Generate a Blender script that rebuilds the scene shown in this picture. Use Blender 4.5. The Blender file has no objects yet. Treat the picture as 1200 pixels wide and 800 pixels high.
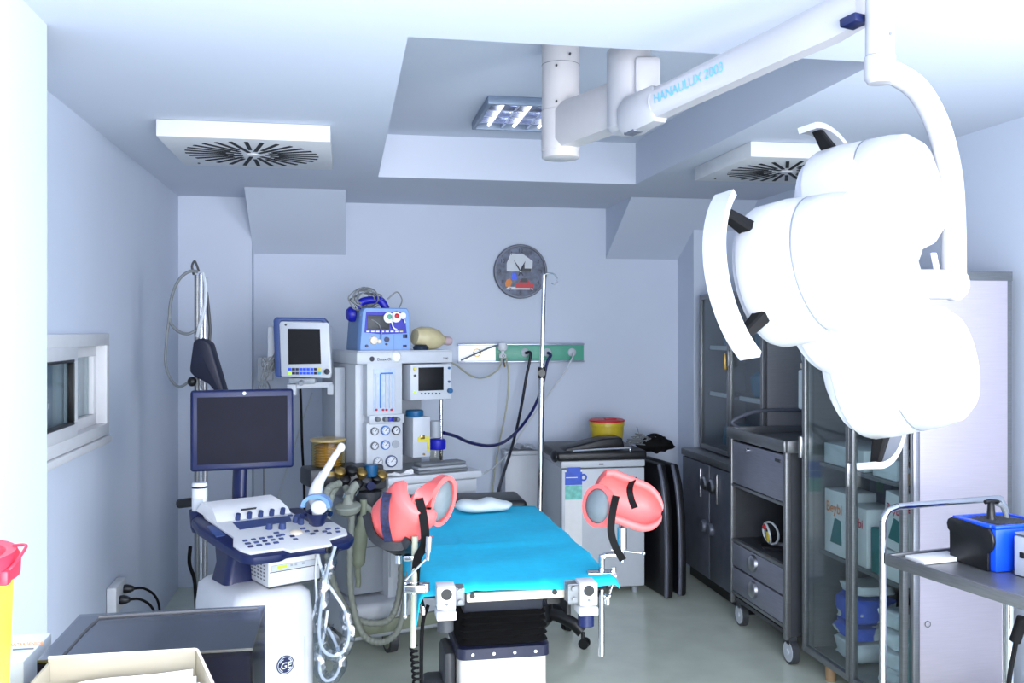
import bpy, bmesh, math, random
from mathutils import Vector, Matrix

random.seed(7)
SC = bpy.context.scene
COL = SC.collection
V = Vector
PI = math.pi

# ---------------------------------------------------------------- camera model
F = 1100.0
HOR = 387.0
YAW = math.radians(10.05)
CY, SY = math.cos(YAW), math.sin(YAW)
CAMZ = 1.7
RGT = V((CY, -SY, 0)); FWD = V((SY, CY, 0)); UPV = V((0, 0, 1))

def ray(px, py):
    u = (px - 600.0) / F
    return V((u * CY + SY, CY - u * SY, (HOR - py) / F))

def pd(px, py, d):
    r = ray(px, py) * d
    return V((r.x, r.y, r.z + CAMZ))

def pY(px, py, y):
    r = ray(px, py); r = r * (y / r.y)
    return V((r.x, r.y, r.z + CAMZ))

def pX(px, py, x):
    r = ray(px, py); r = r * (x / r.x)
    return V((r.x, r.y, r.z + CAMZ))

def pZ(px, py, z):
    r = ray(px, py); r = r * ((z - CAMZ) / r.z)
    return V((r.x, r.y, z))

def cv(r, u, f):
    """vector given as right / up / forward of the viewing direction"""
    return (RGT * r + UPV * u + FWD * f)

# ---------------------------------------------------------------- materials
def lin(c):
    def f(v):
        v /= 255.0
        return v / 12.92 if v <= 0.04045 else ((v + 0.055) / 1.055) ** 2.4
    return (f(c[0]), f(c[1]), f(c[2]), 1.0)

MATS = {}

def mat(name, rgb, rough=0.5, metal=0.0, var=0.06, scale=18.0, bump=0.0, stretch=None, coat=0.0, emit=None, estr=0.0, sheen=0.0, spec=0.5):
    if name in MATS:
        return MATS[name]
    m = bpy.data.materials.new(name); m.use_nodes = True
    nt = m.node_tree; b = nt.nodes['Principled BSDF']
    tc = nt.nodes.new('ShaderNodeTexCoord')
    mp = nt.nodes.new('ShaderNodeMapping')
    if stretch:
        mp.inputs['Scale'].default_value = stretch
    nz = nt.nodes.new('ShaderNodeTexNoise')
    nz.inputs['Scale'].default_value = scale; nz.inputs['Detail'].default_value = 4
    nt.links.new(tc.outputs['Object'], mp.inputs['Vector'])
    nt.links.new(mp.outputs['Vector'], nz.inputs['Vector'])
    rp = nt.nodes.new('ShaderNodeValToRGB')
    c = lin(rgb)
    lo = [max(0, x * (1 - var)) for x in c[:3]] + [1]
    hi = [min(1, x * (1 + var)) for x in c[:3]] + [1]
    rp.color_ramp.elements[0].position = 0.3; rp.color_ramp.elements[0].color = lo
    rp.color_ramp.elements[1].position = 0.7; rp.color_ramp.elements[1].color = hi
    nt.links.new(nz.outputs['Fac'], rp.inputs['Fac'])
    nt.links.new(rp.outputs['Color'], b.inputs['Base Color'])
    b.inputs['Roughness'].default_value = rough
    b.inputs['Metallic'].default_value = metal
    b.inputs['Specular IOR Level'].default_value = spec
    if coat:
        b.inputs['Coat Weight'].default_value = coat
        b.inputs['Coat Roughness'].default_value = 0.1
    if sheen:
        b.inputs['Sheen Weight'].default_value = sheen
    if bump:
        bp = nt.nodes.new('ShaderNodeBump'); bp.inputs['Strength'].default_value = bump
        bp.inputs['Distance'].default_value = 0.01
        nt.links.new(nz.outputs['Fac'], bp.inputs['Height'])
        nt.links.new(bp.outputs['Normal'], b.inputs['Normal'])
    if emit:
        b.inputs['Emission Color'].default_value = lin(emit)
        b.inputs['Emission Strength'].default_value = estr
    MATS[name] = m
    return m

def glassmat(name, rgb, gloss=0.10, rough=0.02):
    """thin clear sheet: lets light straight through, tinted, with a faint reflection"""
    if name in MATS:
        return MATS[name]
    m = bpy.data.materials.new(name); m.use_nodes = True
    nt = m.node_tree; nt.nodes.clear()
    o = nt.nodes.new('ShaderNodeOutputMaterial')
    t = nt.nodes.new('ShaderNodeBsdfTransparent'); t.inputs['Color'].default_value = lin(rgb)
    g = nt.nodes.new('ShaderNodeBsdfGlossy'); g.inputs['Roughness'].default_value = rough
    nz = nt.nodes.new('ShaderNodeTexNoise'); nz.inputs['Scale'].default_value = 6
    mr = nt.nodes.new('ShaderNodeMapRange')
    mr.inputs['To Min'].default_value = rough; mr.inputs['To Max'].default_value = rough + 0.06
    nt.links.new(nz.outputs['Fac'], mr.inputs['Value']); nt.links.new(mr.outputs['Result'], g.inputs['Roughness'])
    lw = nt.nodes.new('ShaderNodeLayerWeight'); lw.inputs['Blend'].default_value = 0.5
    pw = nt.nodes.new('ShaderNodeMath'); pw.operation = 'POWER'; pw.inputs[1].default_value = 4.0
    ma = nt.nodes.new('ShaderNodeMath'); ma.operation = 'MULTIPLY_ADD'; ma.inputs[1].default_value = 0.6; ma.inputs[2].default_value = gloss * 0.4
    nt.links.new(lw.outputs['Facing'], pw.inputs[0]); nt.links.new(pw.outputs['Value'], ma.inputs[0])
    mx = nt.nodes.new('ShaderNodeMixShader')
    nt.links.new(ma.outputs['Value'], mx.inputs['Fac'])
    nt.links.new(t.outputs['BSDF'], mx.inputs[1]); nt.links.new(g.outputs['BSDF'], mx.inputs[2])
    nt.links.new(mx.outputs['Shader'], o.inputs['Surface'])
    MATS[name] = m
    return m

WHITE = (232, 234, 238)
m_wall = mat('wall_paint', (211, 221, 238), 0.75, var=0.012, scale=3, bump=0.02)
m_ceil = mat('ceiling_paint', (213, 221, 237), 0.8, var=0.01, scale=3)
m_floor = mat('vinyl_floor', (214, 223, 208), 0.2, var=0.06, scale=6, bump=0.0, coat=0.0)
m_white = mat('white_plastic', (226, 228, 232), 0.38, var=0.02)
m_lampwhite = mat('lamp_enamel', (184, 185, 190), 0.3, var=0.01, coat=0.2)
m_lampcol = mat('column_enamel', (196, 194, 196), 0.35, var=0.015)
m_rail = mat('rail_grey', (168, 172, 182), 0.3, var=0.02)
m_offw = mat('grey_white_plastic', (196, 203, 212), 0.4, var=0.02)
m_lgrey = mat('light_grey_plastic', (160, 168, 178), 0.42, var=0.03)
m_mgrey = mat('mid_grey_plastic', (112, 118, 124), 0.45, var=0.05)
m_dgrey = mat('dark_grey_plastic', (60, 63, 68), 0.45, var=0.08)
m_black = mat('black_plastic', (16, 17, 20), 0.38, var=0.15)
m_rubber = mat('black_rubber', (11, 11, 13), 0.75, var=0.2, spec=0.2)
m_vinyl = mat('black_vinyl', (20, 21, 25), 0.42, var=0.25, scale=40, bump=0.12)
m_screen = mat('screen_glass', (18, 19, 24), 0.5, var=0.1, spec=0.2)
m_bigscreen = mat('big_screen_glass', (40, 40, 50), 0.7, var=0.04, spec=0.1)
m_navy = mat('navy_plastic', (17, 29, 76), 0.35, var=0.08)
m_navy2 = mat('navy_frame', (56, 78, 132), 0.4, var=0.05)
m_key = mat('key_blue', (60, 76, 126), 0.45, var=0.08)
m_steel = mat('brushed_steel', (176, 176, 180), 0.32, 1.0, var=0.10, scale=10, stretch=(1, 1, 30))
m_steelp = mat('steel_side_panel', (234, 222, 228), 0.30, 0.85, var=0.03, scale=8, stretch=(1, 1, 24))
m_steeld = mat('dull_steel', (128, 131, 134), 0.36, 0.65, var=0.1, scale=12, stretch=(1, 1, 20))
m_steelf = mat('cart_steel', (138, 141, 156), 0.4, 0.45, var=0.10, scale=10, stretch=(1, 1, 20))
m_dsteel = mat('dark_steel', (106, 111, 124), 0.4, 0.3, var=0.12, scale=12)
m_chrome = mat('chrome', (214, 216, 220), 0.14, 1.0, var=0.04)
m_coral = mat('coral_vinyl', (247, 112, 110), 0.42, var=0.05, scale=14, bump=0.10)
m_shell = mat('grey_shell', (112, 124, 130), 0.5, var=0.10, scale=12)
m_drape = mat('blue_drape', (18, 200, 242), 0.7, var=0.05, scale=30, bump=0.08)
m_cream = mat('cream_enamel', (232, 220, 200), 0.4, var=0.03)
m_blue = mat('device_blue', (22, 52, 176), 0.35, var=0.06)
m_lblue = mat('device_light_blue', (118, 158, 216), 0.4, var=0.03)
m_lbluedk = mat('device_grey_blue', (112, 142, 186), 0.45, var=0.03)
m_bright = mat('vivid_blue', (20, 84, 240), 0.35, var=0.04)
m_green = mat('rail_green', (92, 176, 150), 0.4, var=0.04)
m_alu = mat('aluminium', (188, 196, 214), 0.3, 0.6, var=0.05)
m_yellow = mat('bucket_yellow', (206, 184, 52), 0.4, var=0.04)
m_binyel = mat('bin_yellow', (250, 222, 60), 0.4, var=0.03)
m_red = mat('lid_red', (200, 30, 44), 0.4, var=0.06)
m_binred = mat('bin_lid_red', (226, 44, 66), 0.4, var=0.05)
m_paper = mat('paper_white', (238, 240, 242), 0.8, var=0.02, scale=30)
m_card = mat('carton_white', (222, 230, 232), 0.7, var=0.03)
m_teal = mat('teal_print', (26, 112, 112), 0.6, var=0.06)
m_tealc = mat('teal_cloth', (96, 186, 188), 0.8, var=0.16, scale=14, bump=0.3)
m_packb = mat('pack_blue', (46, 84, 200), 0.6, var=0.25, scale=10, bump=0.2)
m_packw = mat('pack_white', (214, 226, 232), 0.65, var=0.08, scale=12, bump=0.2)
m_bluewrap = mat('sterile_wrap_blue', (34, 120, 156), 0.7, var=0.15, scale=12, bump=0.2)
m_kraft = mat('kraft_card', (176, 142, 88), 0.8, var=0.06)
m_amber = mat('amber_plastic', (196, 168, 100), 0.25, var=0.2, scale=10)
m_brass = mat('brass', (170, 140, 80), 0.3, 0.9, var=0.1)
m_hose = mat('corrugated_hose_grey', (150, 156, 146), 0.5, var=0.06)
m_bag = mat('breathing_bag', (140, 148, 128), 0.55, var=0.08)
m_ambu = mat('silicone_bag', (196, 186, 148), 0.4, var=0.08)
m_tubeclear = mat('clear_tube', (206, 214, 220), 0.2, var=0.05)
m_cable = mat('grey_cable', (126, 132, 136), 0.5, var=0.05)
m_ivory = mat('ivory_tube', (178, 180, 160), 0.4, var=0.05)
m_navyhose = mat('navy_hose', (18, 26, 92), 0.4, var=0.08)
m_blackhose = mat('black_hose', (14, 18, 36), 0.4, var=0.1)
m_orange = mat('orange_print', (226, 138, 64), 0.5, var=0.05)
m_redprint = mat('red_print', (206, 48, 72), 0.5, var=0.05)
m_cyan = mat('cyan_print', (52, 168, 200), 0.5, var=0.05)
m_led = mat('green_led', (170, 230, 60), 0.4, emit=(170, 230, 60), estr=0.6)
m_ledy = mat('yellow_key', (220, 210, 70), 0.4, var=0.04)
m_clockface = mat('clock_face', (104, 112, 132), 0.5, var=0.45, scale=22)
m_wood = mat('wood_foot', (168, 138, 104), 0.6, var=0.1, scale=12)
m_gauge = mat('gauge_face', (214, 220, 228), 0.4, var=0.03)
m_gaugeb = mat('gauge_ring_blue', (70, 130, 210), 0.4, var=0.04)
m_scale = mat('scale_print', (188, 204, 226), 0.4, var=0.08, scale=40)
m_text = mat('dark_lettering', (40, 44, 60), 0.5)
m_lblink = mat('pale_blue_lettering', (110, 196, 226), 0.5)
m_pilc = mat('pillow_cover', (214, 226, 230), 0.8, var=0.03, scale=20, bump=0.2)
m_louvre = mat('louvre_metal', (196, 204, 224), 0.18, 0.9, var=0.05)
m_tubelamp = mat('lamp_tube', (255, 250, 240), 0.4, emit=(255, 246, 236), estr=2.2)
m_slot = mat('vent_slot', (10, 12, 18), 0.7)
m_strap = mat('navy_strap', (26, 30, 66), 0.7, var=0.9, scale=90)
m_bluecap = mat('vaporiser_cap', (20, 92, 140), 0.4, var=0.05)
m_cobalt = mat('cobalt_plastic', (22, 28, 168), 0.4, var=0.06)
m_bottlew = mat('bottle_white', (236, 240, 246), 0.4, var=0.02)
m_lilac = mat('lilac_print', (196, 192, 236), 0.5)
g_door = glassmat('cabinet_glass', (243, 248, 248), 0.10)
g_win = glassmat('window_glass', (232, 240, 242), 0.12)
g_clear = glassmat('clear_acrylic', (236, 234, 226), 0.12)
g_smoke = glassmat('smoked_acrylic', (186, 192, 208), 0.75, 0.05)
g_smokeside = glassmat('smoked_acrylic_side', (150, 158, 190), 0.08, 0.05)
g_sleeve = glassmat('clear_sleeve', (226, 232, 238), 0.25, 0.12)
g_bell = glassmat('bellows_dome_amber', (236, 224, 180), 0.15)

# ---------------------------------------------------------------- mesh builder
def spline(pts, n=8, closed=False):
    pts = [V(p) for p in pts]
    if len(pts) < 3:
        return pts
    out = []
    m = len(pts)
    rng = range(m) if closed else range(m - 1)
    for i in rng:
        if closed:
            p0, p1, p2, p3 = pts[(i - 1) % m], pts[i], pts[(i + 1) % m], pts[(i + 2) % m]
        else:
            p1, p2 = pts[i], pts[i + 1]
            p0 = pts[i - 1] if i else p1 * 2 - p2
            p3 = pts[i + 2] if i + 2 < m else p2 * 2 - p1
        for k in range(n):
            t = k / n
            out.append(0.5 * ((2 * p1) + (p2 - p0) * t + (2 * p0 - 5 * p1 + 4 * p2 - p3) * t * t + (3 * p1 - p0 - 3 * p2 + p3) * t ** 3))
    if not closed:
        out.append(pts[-1])
    return out

def frame_of(axis, hint=None):
    z = V(axis).normalized()
    h = V(hint) if hint is not None else (V((0, 0, 1)) if abs(z.z) < 0.9 else V((0, 1, 0)))
    x = (h - z * h.dot(z))
    if x.length < 1e-6:
        h = V((1, 0, 0)); x = h - z * h.dot(z)
    x.normalize()
    y = z.cross(x)
    return x, y, z

class MB:
    def __init__(self, M=None):
        self.v = []; self.f = []; self.mi_list = []; self.mi = 0; self.M = M

    def add(self, verts, faces):
        o = len(self.v)
        for p in verts:
            p = V(p)
            self.v.append(self.M @ p if self.M else p)
        for f in faces:
            self.f.append([i + o for i in f]); self.mi_list.append(self.mi)
        return self

    def box(self, x0, x1, y0, y1, z0, z1, bev=0.0, seg=2, M=None):
        bm = bmesh.new()
        bmesh.ops.create_cube(bm, size=1.0)
        for v in bm.verts:
            v.co = V(((x0 + x1) / 2 + v.co.x * (x1 - x0), (y0 + y1) / 2 + v.co.y * (y1 - y0), (z0 + z1) / 2 + v.co.z * (z1 - z0)))
        if bev > 0:
            bev = min(bev, 0.49 * min(abs(x1 - x0), abs(y1 - y0), abs(z1 - z0)))
            bmesh.ops.bevel(bm, geom=list(bm.edges), offset=bev, segments=seg, profile=0.5, affect='EDGES')
        return self.addbm(bm, M)

    def addbm(self, bm, M=None):
        bm.verts.index_update()
        vs = [(M @ v.co) if M else v.co.copy() for v in bm.verts]
        fs = [[v.index for v in f.verts] for f in bm.faces]
        bm.free()
        return self.add(vs, fs)

    def obox(self, c, size, axes=None, bev=0.0, seg=2):
        """box centred at c with the given axes (x, y, z vectors)"""
        M = Matrix.Translation(V(c))
        if axes:
            R = Matrix((V(axes[0]).normalized(), V(axes[1]).normalized(), V(axes[2]).normalized())).transposed().to_4x4()
            M = M @ R
        a, b, d = size[0] / 2, size[1] / 2, size[2] / 2
        return self.box(-a, a, -b, b, -d, d, bev, seg, M)

    def loft(self, rings, caps=True, closed_ring=True, closed_path=False):
        n = len(rings[0]); vs = []; fs = []
        for r in rings:
            vs += [V(p) for p in r]
        m = len(rings)
        for i in range(m if closed_path else m - 1):
            a, b = i * n, ((i + 1) % m) * n
            for k in range(n if closed_ring else n - 1):
                k2 = (k + 1) % n
                fs.append([a + k, a + k2, b + k2, b + k])
        if caps and not closed_path and closed_ring:
            fs.append(list(range(n))[::-1]); fs.append([(m - 1) * n + k for k in range(n)])
        return self.add(vs, fs)

    def cyl(self, p0, p1, r0, r1=None, seg=20, caps=True):
        p0, p1 = V(p0), V(p1); r1 = r0 if r1 is None else r1
        x, y, z = frame_of(p1 - p0)
        ring = lambda p, r: [p + x * (r * math.cos(2 * PI * k / seg)) + y * (r * math.sin(2 * PI * k / seg)) for k in range(seg)]
        return self.loft([ring(p0, r0), ring(p1, r1)], caps)

    def tube(self, pts, r, seg=8, smooth=0, closed=False, r2=None, radii=None):
        if smooth:
            pts = spline(pts, smooth, closed)
        pts = [V(p) for p in pts]
        m = len(pts); rings = []
        x = None
        for i, p in enumerate(pts):
            if closed:
                t = pts[(i + 1) % m] - pts[(i - 1) % m]
            else:
                t = pts[min(i + 1, m - 1)] - pts[max(i - 1, 0)]
            t.normalize()
            if x is None:
                x, y, _ = frame_of(t)
            else:
                x = x - t * x.dot(t)
                if x.length < 1e-6:
                    x, y, _ = frame_of(t)
                x.normalize(); y = t.cross(x)
            rr = radii(i / max(1, m - 1)) if radii else r
            rings.append([p + x * (rr * math.cos(2 * PI * k / seg)) + y * ((r2 or rr) * math.sin(2 * PI * k / seg)) for k in range(seg)])
        return self.loft(rings, True, True, closed)

    def ribbon(self, pts, width, wdir, th=0.003, smooth=6):
        pts = spline(pts, smooth) if smooth else [V(p) for p in pts]
        rings = []
        m = len(pts)
        for i, p in enumerate(pts):
            t = (pts[min(i + 1, m - 1)] - pts[max(i - 1, 0)]).normalized()
            w = V(wdir); w = (w - t * w.dot(t)).normalized()
            n = t.cross(w)
            rings.append([p + w * (width / 2) + n * th / 2, p - w * (width / 2) + n * th / 2, p - w * (width / 2) - n * th / 2, p + w * (width / 2) - n * th / 2])
        return self.loft(rings)

    def lathe(self, prof, o=(0, 0, 0), axis=(0, 0, 1), seg=28, hint=None):
        o = V(o); x, y, z = frame_of(axis, hint)
        rings = []
        for r, h in prof:
            r = max(r, 1e-5)
            rings.append([o + z * h + x * (r * math.cos(2 * PI * k / seg)) + y * (r * math.sin(2 * PI * k / seg)) for k in range(seg)])
        return self.loft(rings)

    def prism(self, poly, o, ax, ay, depth, bev=0.0, seg=2):
        """2-D outline (u,v) in the plane o + u*ax + v*ay, extruded by the vector depth"""
        o, ax, ay, dv = V(o), V(ax), V(ay), V(depth)
        bm = bmesh.new()
        vs = [bm.verts.new(o + ax * u + ay * w) for u, w in poly]
        f = bm.faces.new(vs)
        r = bmesh.ops.extrude_face_region(bm, geom=[f])
        for g in r['geom']:
            if isinstance(g, bmesh.types.BMVert):
                g.co += dv
        bmesh.ops.recalc_face_normals(bm, faces=bm.faces)
        if bev:
            bmesh.ops.bevel(bm, geom=list(bm.edges), offset=bev, segments=seg, profile=0.5, affect='EDGES')
        return self.addbm(bm)

    def ell(self, c, rad, axes=None, seg=20, rings=12, fn=None):
        c = V(c); ax = [V(a).normalized() for a in axes] if axes else [V((1, 0, 0)), V((0, 1, 0)), V((0, 0, 1))]
        rr = []
        for i in range(rings + 1):
            th = PI * i / rings
            s, h = max(math.sin(th), 1e-4), -math.cos(th)
            ring = []
            for k in range(seg):
                a = 2 * PI * k / seg
                q = (s * math.cos(a), s * math.sin(a), h)
                if fn:
                    q = fn(q)
                ring.append(c + ax[0] * (rad[0] * q[0]) + ax[1] * (rad[1] * q[1]) + ax[2] * (rad[2] * q[2]))
            rr.append(ring)
        return self.loft(rr)

    def torus(self, c, axis, R, r, seg=36, s2=8, hint=None):
        x, y, z = frame_of(axis, hint); c = V(c)
        return self.tube([c + x * (R * math.cos(2 * PI * k / seg)) + y * (R * math.sin(2 * PI * k / seg)) for k in range(seg)], r, s2, 0, True)

    def text(self, s, o, ax, ay, size, depth=0.0006, align='LEFT', bold=0.0):
        cu = bpy.data.curves.new('t', 'FONT'); cu.body = s; cu.size = size; cu.align_x = align; cu.offset = bold
        ob = bpy.data.objects.new('t', cu); COL.objects.link(ob)
        dg = bpy.context.evaluated_depsgraph_get()
        ev = ob.evaluated_get(dg); me = ev.to_mesh()
        o, ax, ay = V(o), V(ax).normalized(), V(ay).normalized(); n = ax.cross(ay)
        vs = [o + ax * v.co.x + ay * v.co.y + n * depth for v in me.vertices]
        fs = [list(p.vertices) for p in me.polygons]
        ev.to_mesh_clear(); bpy.data.objects.remove(ob); bpy.data.curves.remove(cu)
        return self.add(vs, fs)

    def mesh(self, name, mats, Minv=None, sharp=38, smooth=True):
        me = bpy.data.meshes.new(name)
        vs = [(Minv @ p) if Minv else p for p in self.v]
        me.from_pydata([tuple(p) for p in vs], [], self.f)
        for m in mats:
            me.materials.append(m)
        for p, i in zip(me.polygons, self.mi_list):
            p.material_index = i
        bm = bmesh.new(); bm.from_mesh(me)
        bmesh.ops.recalc_face_normals(bm, faces=bm.faces)
        bm.to_mesh(me); bm.free()
        if smooth:
            me.polygons.foreach_set('use_smooth', [True] * len(me.polygons))
            me.set_sharp_from_angle(angle=math.radians(sharp))
        me.update()
        return me

ROOTM = {}

def tag(o, label=None, cat=None, group=None, kind=None):
    if label: o['label'] = label
    if cat: o['category'] = cat
    if group: o['group'] = group
    if kind: o['kind'] = kind
    return o

def thing(name, label, cat, loc=(0, 0, 0), rot=0.0, group=None):
    """an Empty at the thing's base, parent of its parts"""
    o = bpy.data.objects.new(name, None); COL.objects.link(o)
    o.empty_display_size = 0.1
    o.location = V(loc); o.rotation_euler = (0, 0, rot)
    tag(o, label, cat, group)
    ROOTM[o.name] = Matrix.Translation(V(loc)) @ Matrix.Rotation(rot, 4, 'Z')
    return o

def part(name, mb, m, root, label=None, world=False, sharp=38, smooth=True, kind=None):
    """a part (or, with a part as root, a sub-part); mb is in the thing's own frame unless world"""
    top = root
    while top.parent: top = top.parent
    Minv = ROOTM[top.name].inverted() if world else None
    mats = m if isinstance(m, (list, tuple)) else [m]
    me = mb.mesh(name, mats, Minv, sharp, smooth)
    o = bpy.data.objects.new(name, me); COL.objects.link(o); o.parent = root
    if label: o['label'] = label
    if kind: o['kind'] = kind
    return o

def single(name, mb, m, label, cat, group=None, loc=None, sharp=38, kind=None):
    """a thing that is one mesh, given in world coordinates"""
    mats = m if isinstance(m, (list, tuple)) else [m]
    if loc is None:
        lo = [min(p[i] for p in mb.v) for i in range(3)]; hi = [max(p[i] for p in mb.v) for i in range(3)]
        loc = V(((lo[0] + hi[0]) / 2, (lo[1] + hi[1]) / 2, lo[2]))
    T = Matrix.Translation(-V(loc))
    me = mb.mesh(name, mats, T, sharp)
    o = bpy.data.objects.new(name, me); COL.objects.link(o); o.location = V(loc)
    ROOTM[o.name] = Matrix.Translation(V(loc))
    return tag(o, label, cat, group, kind)

def struct(name, mb, m):
    mats = m if isinstance(m, (list, tuple)) else [m]
    o = bpy.data.objects.new(name, mb.mesh(name, mats, None, 30)); COL.objects.link(o)
    o['kind'] = 'structure'; ROOTM[o.name] = Matrix.Identity(4)
    return o
# ================================================================ the room
ZC = 2.59          # ceiling
ZR = 2.84          # top of the ceiling recess
RX0, RX1, RY0, RY1 = 0.186, 1.74, 2.86, 5.5
mb = MB(); mb.box(-1.4, 3.2, -2.2, 6.9, -0.1, 0.0)
struct('floor', mb, m_floor)
mb = MB()
mb.box(-1.4, RX0, -2.2, 6.9, ZC, 3.0); mb.box(RX1, 3.2, -2.2, 6.9, ZC, 3.0)
mb.box(RX0, RX1, -2.2, RY0, ZC, 3.0); mb.box(RX0, RX1, RY1, 6.9, ZC, 3.0)
mb.box(RX0, RX1, RY0, RY1, ZR, 3.0)
struct('ceiling', mb, m_ceil)
# left wall: set back beyond Y = 2.93, with the opening of the hatch window
WY0, WY1, WZ0, WZ1 = 3.10, 4.51, 1.275, 1.635
mb = MB()
mb.box(-1.4, -0.857, -2.2, 2.93, 0, ZC)
mb.box(-1.4, -1.09, 2.93, WY0, 0, ZC); mb.box(-1.4, -1.09, WY1, 6.8, 0, ZC)
mb.box(-1.4, -1.09, WY0, WY1, 0, WZ0); mb.box(-1.4, -1.09, WY0, WY1, WZ1, ZC)
struct('wall_left', mb, m_wall)
mb = MB(); mb.box(-1.4, 3.2, 6.65, 6.9, 0, ZC)
struct('wall_back', mb, m_wall)
SY0, SY1, SZ0, SZ1 = -0.85, 1.55, 0.95, 2.45
mb = MB(); mb.box(2.78, 3.2, SY1, 6.65, 0, ZC); mb.box(2.78, 3.2, -2.2, SY0, 0, ZC); mb.box(2.78, 3.2, SY0, SY1, 0, SZ0); mb.box(2.78, 3.2, SY0, SY1, SZ1, ZC)
struct('wall_right', mb, m_wall)
mb = MB()
mb.box(2.84, 2.90, SY0, SY1, SZ0, SZ0 + 0.06); mb.box(2.84, 2.90, SY0, SY1, SZ1 - 0.06, SZ1)
for y in (SY0, SY1 - 0.06):
    mb.box(2.84, 2.90, y, y + 0.06, SZ0 + 0.06, SZ1 - 0.06)
struct('window_3', mb, m_white)
# wall behind the camera with its big window
FX0, FX1, FZ0, FZ1 = -0.7, 1.9, 0.5, 2.35
FY = -1.25
mb = MB()
mb.box(-1.4, FX0, FY - 0.2, FY, 0, ZC); mb.box(FX1, 3.2, FY - 0.2, FY, 0, ZC)
mb.box(FX0, FX1, FY - 0.2, FY, 0, FZ0); mb.box(FX0, FX1, FY - 0.2, FY, FZ1, ZC)
struct('wall_front', mb, m_wall)
mb = MB()
mb.box(FX0, FX1, FY - 0.13, FY - 0.07, FZ0, FZ0 + 0.06); mb.box(FX0, FX1, FY - 0.13, FY - 0.07, FZ1 - 0.06, FZ1)
for x in (FX0, FX1 - 0.06):
    mb.box(x, x + 0.06, FY - 0.13, FY - 0.07, FZ0 + 0.06, FZ1 - 0.06)
struct('window_2', mb, m_white)
# wall piers
mb = MB(); mb.box(-1.09, -0.62, 6.5, 6.65, 0, ZC); struct('trim_1', mb, m_wall)
mb = MB(); mb.box(2.43, 2.78, 6.33, 6.65, 0, ZC); struct('trim_2', mb, m_wall)
# sloped bulkheads between ceiling and back wall
for i, (x0, x1) in enumerate(((-0.62, 0.0), (1.877, 2.78))):
    mb = MB(); mb.prism([(6.03, ZC), (6.65, 2.225), (6.65, ZC)], (x0, 0, 0), (0, 1, 0), (0, 0, 1), (x1 - x0, 0, 0))
    struct('trim_%d' % (i + 3), mb, m_wall)

# ---- hatch window in the left wall (frame, two sashes, panes, rail)
X = -1.09
mb = MB()
def ring_frame(mb, y0, y1, z0, z1, xa, xb, w):
    mb.box(xa, xb, y0, y1, z0, z0 + w, 0.003); mb.box(xa, xb, y0, y1, z1 - w, z1, 0.003)
    mb.box(xa, xb, y0, y0 + w, z0 + w, z1 - w, 0.003); mb.box(xa, xb, y1 - w, y1, z0 + w, z1 - w, 0.003)
ring_frame(mb, WY0 - 0.05, WY1 + 0.05, WZ0 - 0.05, WZ1 + 0.05, X - 0.03, X + 0.024, 0.052)
w1 = struct('window_1', mb, m_white)
def wpart(name, mb, m, par):
    o = bpy.data.objects.new(name, mb.mesh(name, [m], None, 30)); COL.objects.link(o); o.parent = par; return o
mb = MB(); ring_frame(mb, WY0, 4.03, WZ0, WZ1, X - 0.012, X + 0.028, 0.055)
s1 = wpart('sash', mb, m_white, w1)
mb = MB(); ring_frame(mb, WY0 + 0.05, 3.98, WZ0 + 0.05, WZ1 - 0.05, X + 0.004, X + 0.03, 0.012)
wpart('gasket', mb, m_black, s1)
mb = MB(); mb.box(X + 0.006, X + 0.012, WY0 + 0.056, 3.975, WZ0 + 0.056, WZ1 - 0.056)
wpart('pane', mb, g_win, s1)
mb = MB(); ring_frame(mb, 4.0, WY1, WZ0, WZ1, X - 0.06, X - 0.02, 0.05)
s2 = wpart('sash', mb, m_white, w1)
mb = MB(); mb.box(X - 0.045, X - 0.04, 4.05, WY1 - 0.05, WZ0 + 0.05, WZ1 - 0.05)
wpart('pane', mb, g_win, s2)
mb = MB(); mb.box(X - 0.26, X - 0.24, WY0, WY1, WZ0, WZ1)
wpart('backing_panel', mb, m_lgrey, w1)  # grey panel added in place of the dim room behind the glass
mb = MB(); mb.box(X + 0.001, X + 0.036, WY0 - 0.05, WY1 + 0.05, WZ0 - 0.085, WZ0 - 0.052, 0.006)
wpart('window_sill', mb, m_white, w1)

# ---- double socket with two plugs
def socket():
    p = pX(130, 700, -1.09)
    t = thing('wall_socket', 'white double wall socket low on the left wall with two black plugs in it', 'socket', (-1.088, p.y, p.z - 0.06))
    mb = MB(); mb.box(0, 0.045, -0.10, 0.10, 0, 0.13, 0.008)
    part('socket_box', mb, m_white, t)
    for y, z in ((0.04, 0.095), (0.055, 0.055)):
        pass
    return t, p
st, sp = socket()
for k, (dy, dz, lab) in enumerate(((0.05, 0.025, 'upper black power plug in the white wall socket'), (-0.03, -0.005, 'lower black power plug in the white wall socket'))):
    c = V((-1.043, sp.y + dy, sp.z + dz))
    t = thing('power_plug', lab, 'plug', c, group='plugs in the wall socket')
    mb = MB(); mb.lathe([(0.021, 0.0), (0.022, 0.012), (0.018, 0.03), (0.011, 0.045)], (0, 0, 0), (1, 0, 0), 14)
    part('plug_body', mb, m_black, t)
    mb = MB(); mb.tube([(0.04, 0, 0), (0.09, 0.01, -0.005), (0.14, 0.02, -0.05), (0.16, 0.02, -0.14), (0.16, 0.02, -0.4), (0.165, 0.02, -c.z + 0.04), (0.19, -0.02, -c.z + 0.008)], 0.006, 8, 6)
    part('power_cord', mb, m_rubber, t)

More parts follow.
